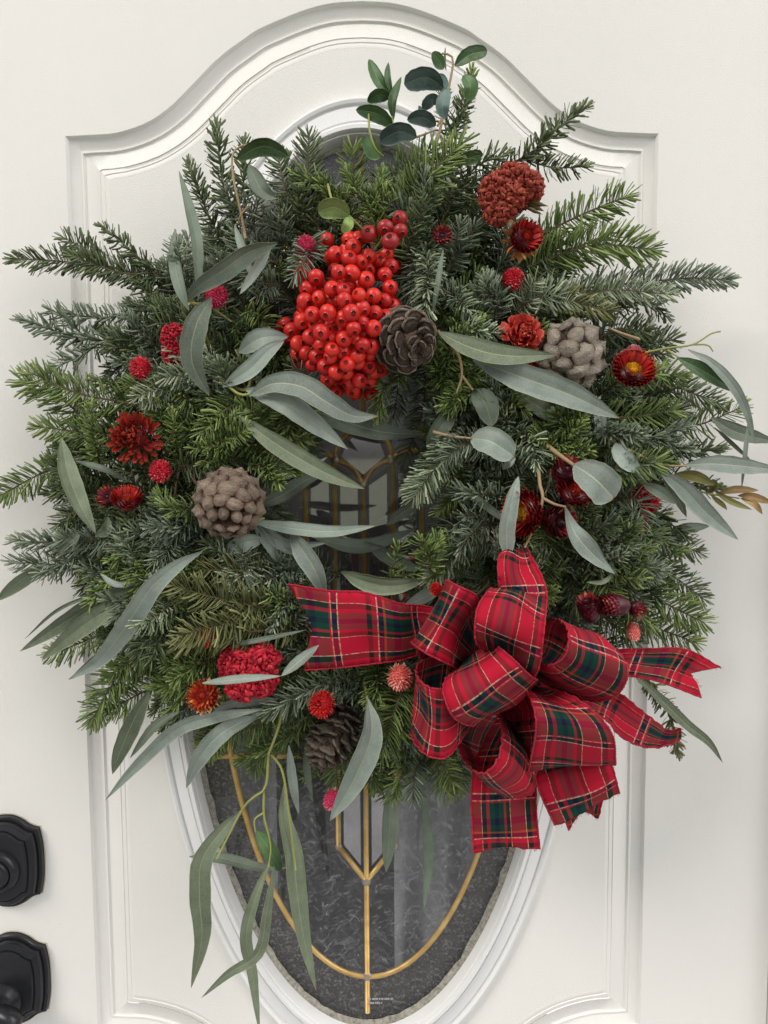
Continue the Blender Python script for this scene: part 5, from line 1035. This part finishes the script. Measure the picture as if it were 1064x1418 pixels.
GC = 'ruffled cockscomb heads in the wreath'
def cockscomb(label, x, y, d, w, h, mat, n=220, seed=1, leaf=None, lobes=((0, 0, .95, .95),)):
    """lobes: (x, z, rx, rz) in units of the half size; small frilled knobs cover each lobe"""
    c = P(x, y, d); t = thing('cockscomb_flower', label, 'flower', GC, tuple(c)); R = w / 2 / 1560.0; H = h / 2 / 1560.0; r2 = np.random.default_rng(seed); mb = MB(); sv_, sf_ = sphere_data(9, 7)
    tot = sum(l[2] * l[3] for l in lobes)
    for (lx, lz, lrx, lrz) in lobes:
        nn = int(n * lrx * lrz / tot); i = np.arange(nn) + .5; z = 1 - i / nn * 1.25; a = i * 2.39996; rr = np.sqrt(np.maximum(0, 1 - z * z))
        for k in range(nn):
            u = np.array([rr[k] * math.cos(a[k]), -z[k], rr[k] * math.sin(a[k])]); rad = 1 + .22 * mnoise.noise(Vector(u * 2.2 + seed + lx)) + r2.normal(0, .035)
            ctr = np.array([lx * R, 0, lz * H]) + u * [R * lrx, R * .62 * (lrx + .25), H * lrz] * .88 * rad; s_ = R * .105 * r2.uniform(.7, 1.35)
            V = sv_.copy(); dn = np.array([mnoise.noise(Vector(q * 1.9 + seed * 3.1 + k * 1.7)) for q in V]) + r2.normal(0, .16, len(V))
            V = V * (1 + .75 * dn)[:, None] * [1.25, 1, .8] * s_; ro = frame(r2.normal(0, 1, 3)); mb.add(V @ ro.T + ctr, sf_, np.clip(.45 + .6 * dn + r2.normal(0, .08) + .3 * (rad - 1), 0, 1))
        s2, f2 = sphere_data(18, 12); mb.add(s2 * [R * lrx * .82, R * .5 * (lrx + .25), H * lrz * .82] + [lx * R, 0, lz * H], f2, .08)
    obj('flower_head', mb.mesh('flower_head'), M[mat], t)
    for q in range(6 if leaf is not None else 0):
        a0 = leaf + r2.normal(0, .45); p0 = np.array([math.cos(a0) * R * .45, R * .1, math.sin(a0) * H * .45]); dr = nrm(np.array([math.cos(a0), -.3 + r2.normal(0, .4), math.sin(a0)]))
        V, Fc, ti = spike_data((p0[None]), dr[None], R * .8, R * .17, np.array([.5])); m2 = MB(); m2.add(V, Fc, ti); obj('dry_leaf', m2.mesh('dry_leaf'), M['dry'], t)
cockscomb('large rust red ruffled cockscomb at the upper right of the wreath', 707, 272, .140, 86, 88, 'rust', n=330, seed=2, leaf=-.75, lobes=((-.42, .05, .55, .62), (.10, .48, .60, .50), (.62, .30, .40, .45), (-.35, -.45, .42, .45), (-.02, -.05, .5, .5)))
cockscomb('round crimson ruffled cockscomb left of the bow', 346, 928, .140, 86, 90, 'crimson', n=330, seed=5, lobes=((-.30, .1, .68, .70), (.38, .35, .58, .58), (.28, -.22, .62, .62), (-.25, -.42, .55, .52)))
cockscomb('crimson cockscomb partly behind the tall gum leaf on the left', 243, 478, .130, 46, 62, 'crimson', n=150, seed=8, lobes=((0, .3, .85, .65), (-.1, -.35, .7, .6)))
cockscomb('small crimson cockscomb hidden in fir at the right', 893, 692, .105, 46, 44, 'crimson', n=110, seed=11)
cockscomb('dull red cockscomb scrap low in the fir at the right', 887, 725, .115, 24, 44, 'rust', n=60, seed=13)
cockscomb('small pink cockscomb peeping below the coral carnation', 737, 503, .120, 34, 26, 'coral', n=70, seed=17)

def petal_mesh(mat, cupped=.35, tip='blunt', frill=0.0):
    n, m = 8, 5; u = np.linspace(0, 1, n); v = np.linspace(-1, 1, m); w = np.interp(u, [0, .3, .65, .9, 1], [.10, .22, .34, .28, .06 if tip == 'point' else .18]); V = []; ti = []
    for i in range(n):
        for j in range(m): V.append((u[i], v[j] * w[i], cupped * (u[i] ** 2) * .6 + .35 * w[i] * v[j] ** 2 + frill * math.sin(j * 2.4 + i) * u[i])); ti.append(.15 + .7 * u[i] + rng.normal(0, .04))
    V = np.array(V); V2 = V - [0, 0, .03]; f = grid_faces(n, m); me_ = mesh('petal', np.vstack([V, V2]), [f, f[:, ::-1] + n * m], attrs={'tint': np.clip(ti + ti, 0, 1)}); me_.materials.append(M[mat]); return me_
def petal_flower(name, label, x, y, d, r, mat, axis, count, size, frill=0.0, spread=(80, 10), tip='point'):
    c = P(x, y, d); R = r / 1560.0; t = thing(name, label, 'flower', None, tuple(c)); Fm = frame(axis); pms = [petal_mesh(mat, .5, tip, frill) for _ in range(4)]
    sv_, sf_ = sphere_data(12, 8); obj('flower_core', mesh('flower_core', sv_ * R * .4, sf_, attrs={'tint': np.full(len(sv_), .05)}), M[mat], t)
    for i in range(count):
        q = (i + .5) / count; th_ = i * 2.39996; el = math.radians(np.interp(q, [0, 1], spread) + rng.normal(0, 9)); out_ = np.array([math.cos(th_), math.sin(th_), 0])
        dr = nrm(out_ * math.sin(el) + np.array([0, 0, 1]) * math.cos(el) + rng.normal(0, .12, 3)); tg = nrm(np.cross([0.02, .01, 1], out_) + rng.normal(0, .25, 3)); nz = nrm(np.cross(dr, tg)); tg = np.cross(nz, dr)
        sc_ = R * size * rng.uniform(.8, 1.2); o = obj('petal', pms[i % 4]); place(o, t, c, Matrix.Translation(Vector(c)) @ m4(Fm @ np.stack([dr, tg, nz], 1), Fm @ (dr * (R - sc_) * rng.uniform(.7, 1.0)), (sc_, sc_ * (.72 if tip == 'blunt' and not frill else 1.15), sc_)))
petal_flower('zinnia_flower', 'shaggy rust orange dried zinnia with loose curled petals on the left side', 188, 607, .135, 40, 'orangepetal', (.1, -1, .1), 100, .36, .0, (100, 5), 'blunt')
petal_flower('carnation_flower', 'coral red frilly carnation beside the pale grey cone', 721, 467, .140, 33, 'coral', (0, -1, .2), 46, .62, .10, (82, 8), 'blunt')

# ================================================================== BOW
bow = thing('ribbon_bow', 'big red tartan ribbon bow with many loops and tails, low on the wreath', 'bow', None, tuple(P(670, 900, .15)))
def ribbon(name, st, u0=0.0, notch=None, bulge=0.0, crease=0.0, nlen=64, ragged=0):
    """st: stations (ax, ay, ad, bx, by, bd): the two wired edges of the ribbon, photo pixels plus depth"""
    A = crom(np.array([P(*s[:3]) for s in st]), nlen); B = crom(np.array([P(*s[3:]) for s in st]), nlen); m = 13; v = np.linspace(0, 1, m)
    mid = (A + B) / 2; T = nrm(np.gradient(mid, axis=0)); Nn = nrm(np.cross(T, B - A)); Lc = np.r_[0, np.cumsum(np.linalg.norm(np.diff(mid, axis=0), axis=1))]
    G = A[:, None] * (1 - v)[None, :, None] + B[:, None] * v[None, :, None]
    s = Lc / Lc[-1]; wv = 1.5 * crease * (np.sin(s * 11 + u0 * 9)[:, None] * np.sin(v * 5.1 + u0 * 4)[None, :] + .6 * np.sin(s * 23 + 2)[:, None] * np.sin(v * 3.14)[None, :])
    G = G + Nn[:, None] * (bulge * np.sin(v * PI)[None, :] + wv)[..., None]
    ed_ = np.abs(2 * v - 1) ** 3; G = G + Nn[:, None] * (.0007 * (np.sin(Lc * 620 + u0 * 5) + .6 * np.sin(Lc * 1130))[:, None] * ed_[None, :])[..., None]
    U = np.repeat(Lc[:, None], m, 1); crease = crease * 1.0
    if notch:                                                # V-cut ends: the last rows slide back towards the middle of the width
        tri = 1 - np.abs(2 * v - 1); tgt = Lc[-1] - notch * tri; G2 = G.copy(); U2 = U.copy()
        for j in range(m):
            l = Lc * (tgt[j] / Lc[-1]); 
            for c_ in range(3): G2[:, j, c_] = np.interp(l, Lc, G[:, j, c_])
            U2[:, j] = l
        G, U = G2, U2
    if ragged: G[-1] += T[-1] * (rng.uniform(-ragged, ragged, m))[:, None]
    off = Nn[:, None] * .00035; V = np.vstack([(G + off).reshape(-1, 3), (G - off).reshape(-1, 3)]); f = grid_faces(nlen, m); N0 = nlen * m
    uv = np.stack([(U / .074 + u0).ravel(), np.tile(v, nlen)], 1); e = []
    i = np.arange(nlen - 1) * m; e.append(np.stack([i, i + m, i + m + N0, i + N0], 1)); i2 = i + m - 1; e.append(np.stack([i2 + m, i2, i2 + N0, i2 + m + N0], 1))
    j = np.arange(m - 1) + (nlen - 1) * m; e.append(np.stack([j, j + 1, j + 1 + N0, j + N0], 1))
    o = obj(name, mesh(name, V, [f[:, ::-1], f + N0] + e, uv=np.vstack([uv, uv])), M['tartan']); place(o, bow, bow.location, Matrix.Identity(4))
    if ragged:                                               # frayed threads along the cut end
        fm = MB()
        for k in range(34):
            vv = rng.uniform(0, m - 1.01); j_ = int(vv); p0 = G[-1, j_] * (1 - vv + j_) + G[-1, j_ + 1] * (vv - j_); dr = nrm(T[-1] + rng.normal(0, .35, 3)); ln_ = rng.uniform(.0008, .0032)
            Vt, Ft = tube_data(np.array([p0 - dr * .001, p0 + dr * ln_ * .5, p0 + (dr + rng.normal(0, .25, 3)) * ln_]), .00013, 3); fm.add(Vt, Ft)
        fr_ = obj('frayed_threads', fm.mesh('frayed_threads'), M['hem'], kind='stuff'); fr_.parent = o
    for ed in (G[:, 0], G[:, -1]):                           # overlocked thread over the wired edge: little beads of stitching
        n2 = nlen * 3; pth = np.stack([np.interp(np.linspace(0, 1, n2), np.linspace(0, 1, nlen), ed[:, c_]) for c_ in range(3)], 1)
        Vt, Ft = tube_data(pth, .00085 + .00022 * np.sin(np.arange(n2) * 2.1), 6); h = obj('hem', mesh('hem', Vt, Ft), M['hem']); h.parent = o
    return o
# tails first (behind), then loops
ribbon('tail', [(680, 872, .125, 680, 925, .125), (600, 842, .135, 603, 902, .135), (555, 836, .15, 552, 915, .15), (505, 820, .155, 500, 922, .155), (455, 818, .15, 455, 925, .15), (398, 809, .145, 422, 927, .145)], .10, .016, .003, .0022, ragged=.0006)
ribbon('tail', [(800, 905, .10, 790, 948, .12), (860, 899, .125, 855, 936, .135), (905, 898, .135, 900, 941, .145), (950, 900, .14, 930, 950, .15), (1000, 924, .135, 972, 966, .15)], .35, .020, .002, .0015, ragged=.0006)
ribbon('tail', [(740, 930, .11, 725, 975, .11), (800, 935, .115, 775, 985, .13), (856, 960, .12, 832, 994, .14), (884, 980, .12, 858, 1018, .145), (908, 998, .125, 888, 1032, .15), (926, 1012, .13, 915, 1034, .15), (944, 1010, .14, 940, 1028, .15)], .62, .0, .002, .001)
ribbon('tail', [(690, 990, .10, 770, 985, .10), (660, 1050, .12, 745, 1045, .125), (653, 1100, .13, 743, 1100, .135), (654, 1140, .135, 744, 1137, .14), (656, 1182, .14, 747, 1174, .14)], .02, .004, .003, .0022, ragged=.0008)
ribbon('tail', [(745, 1020, .08, 822, 1015, .08), (762, 1080, .095, 832, 1072, .095), (776, 1118, .10, 835, 1100, .10), (788, 1150, .10, 828, 1134, .10)], .45, .014, .001, .001, ragged=.0006)
ribbon('tail', [(722, 1030, .12, 815, 1000, .12), (736, 1062, .14, 838, 1035, .135), (747, 1095, .15, 850, 1068, .145), (768, 1142, .15, 858, 1099, .145)], .30, .0, .003, .0018, ragged=.0008)
ribbon('loop', [(712, 850, .10, 748, 850, .11), (702, 780, .12, 728, 778, .125), (706, 757, .145, 727, 757, .145), (691, 774, .175, 739, 772, .17), (690, 800, .19, 751, 798, .185), (697, 836, .178, 758, 830, .19), (706, 850, .15, 752, 850, .16)], .15, None, -.002, .0026)
ribbon('loop', [(692, 860, .15, 738, 866, .16), (684, 836, .165, 752, 846, .175), (680, 815, .195, 757, 834, .198), (664, 836, .222, 757, 858, .222), (658, 865, .228, 752, 890, .226), (662, 890, .214, 741, 931, .205), (685, 905, .17, 712, 930, .16)], .70, None, .002, .0030)
ribbon('loop', [(665, 905, .13, 650, 962, .12), (628, 888, .12, 604, 944, .11), (618, 815, .165, 574, 894, .165), (620, 805, .198, 573, 892, .198), (636, 812, .215, 592, 905, .215), (657, 824, .205, 618, 918, .208), (661, 850, .18, 632, 925, .185), (668, 885, .15, 650, 935, .15)], .42, None, .002, .0016)
ribbon('loop', [(672, 935, .12, 668, 1000, .11), (625, 905, .115, 622, 1000, .11), (583, 915, .150, 576, 1008, .15), (580, 934, .190, 574, 1022, .19), (594, 950, .215, 592, 1044, .214), (616, 954, .222, 616, 1049, .22), (640, 948, .20, 638, 1030, .20), (668, 935, .15, 664, 990, .15)], .55, None, .001, .0016)
ribbon('loop', [(690, 975, .14, 725, 985, .12), (694, 1000, .185, 738, 1030, .15), (695, 1027, .205, 744, 1068, .165), (689, 1052, .215, 740, 1098, .175), (672, 1070, .212, 716, 1107, .175), (652, 1064, .195, 690, 1096, .15), (637, 1040, .165, 668, 1060, .11), (638, 1005, .13, 676, 1010, .08), (665, 975, .11, 700, 975, .07)], .80, None, .001, .0014)
ribbon('loop', [(700, 1000, .12, 790, 990, .09), (722, 1055, .15, 838, 1048, .13), (731, 1066, .180, 851, 1058, .175), (737, 1050, .205, 852, 1048, .20), (743, 1015, .222, 849, 1020, .215), (740, 985, .222, 830, 992, .215), (727, 960, .195, 790, 962, .20), (708, 955, .15, 740, 950, .15)], .25, None, .002, .0020)
ribbon('loop', [(715, 1058, .14, 734, 1066, .165), (708, 1030, .15, 742, 1025, .185), (700, 1000, .15, 742, 990, .185), (695, 975, .14, 730, 962, .17)], .05, None, .0, .001)
ribbon('loop', [(705, 925, .13, 730, 960, .11), (745, 905, .13, 800, 915, .11), (757, 865, .155, 815, 880, .145), (773, 858, .188, 833, 888, .178), (786, 866, .220, 857, 908, .205), (789, 886, .236, 868, 926, .220), (783, 908, .235, 865, 948, .218), (765, 920, .222, 847, 968, .205), (747, 916, .195, 810, 972, .180), (725, 915, .15, 760, 950, .145)], .90, None, .002, .0016)
ribbon('loop', [(668, 945, .13, 712, 935, .13), (636, 925, .165, 690, 898, .18), (622, 938, .205, 692, 897, .218), (616, 960, .232, 712, 914, .238), (627, 990, .234, 729, 931, .232), (656, 1007, .210, 742, 942, .205), (664, 1000, .17, 735, 940, .165), (672, 965, .13, 715, 925, .13)], .28, None, .002, .0020)
ribbon('tail', [(664, 722, .12, 672, 735, .12), (680, 735, .125, 680, 747, .125), (698, 738, .12, 696, 748, .12)], .55, None, 0, 0, nlen=16)
ribbon('knot', [(655, 905, .15, 690, 890, .15), (662, 925, .185, 700, 908, .185), (672, 945, .17, 712, 925, .17)], .1, None, .004, 0, nlen=16)
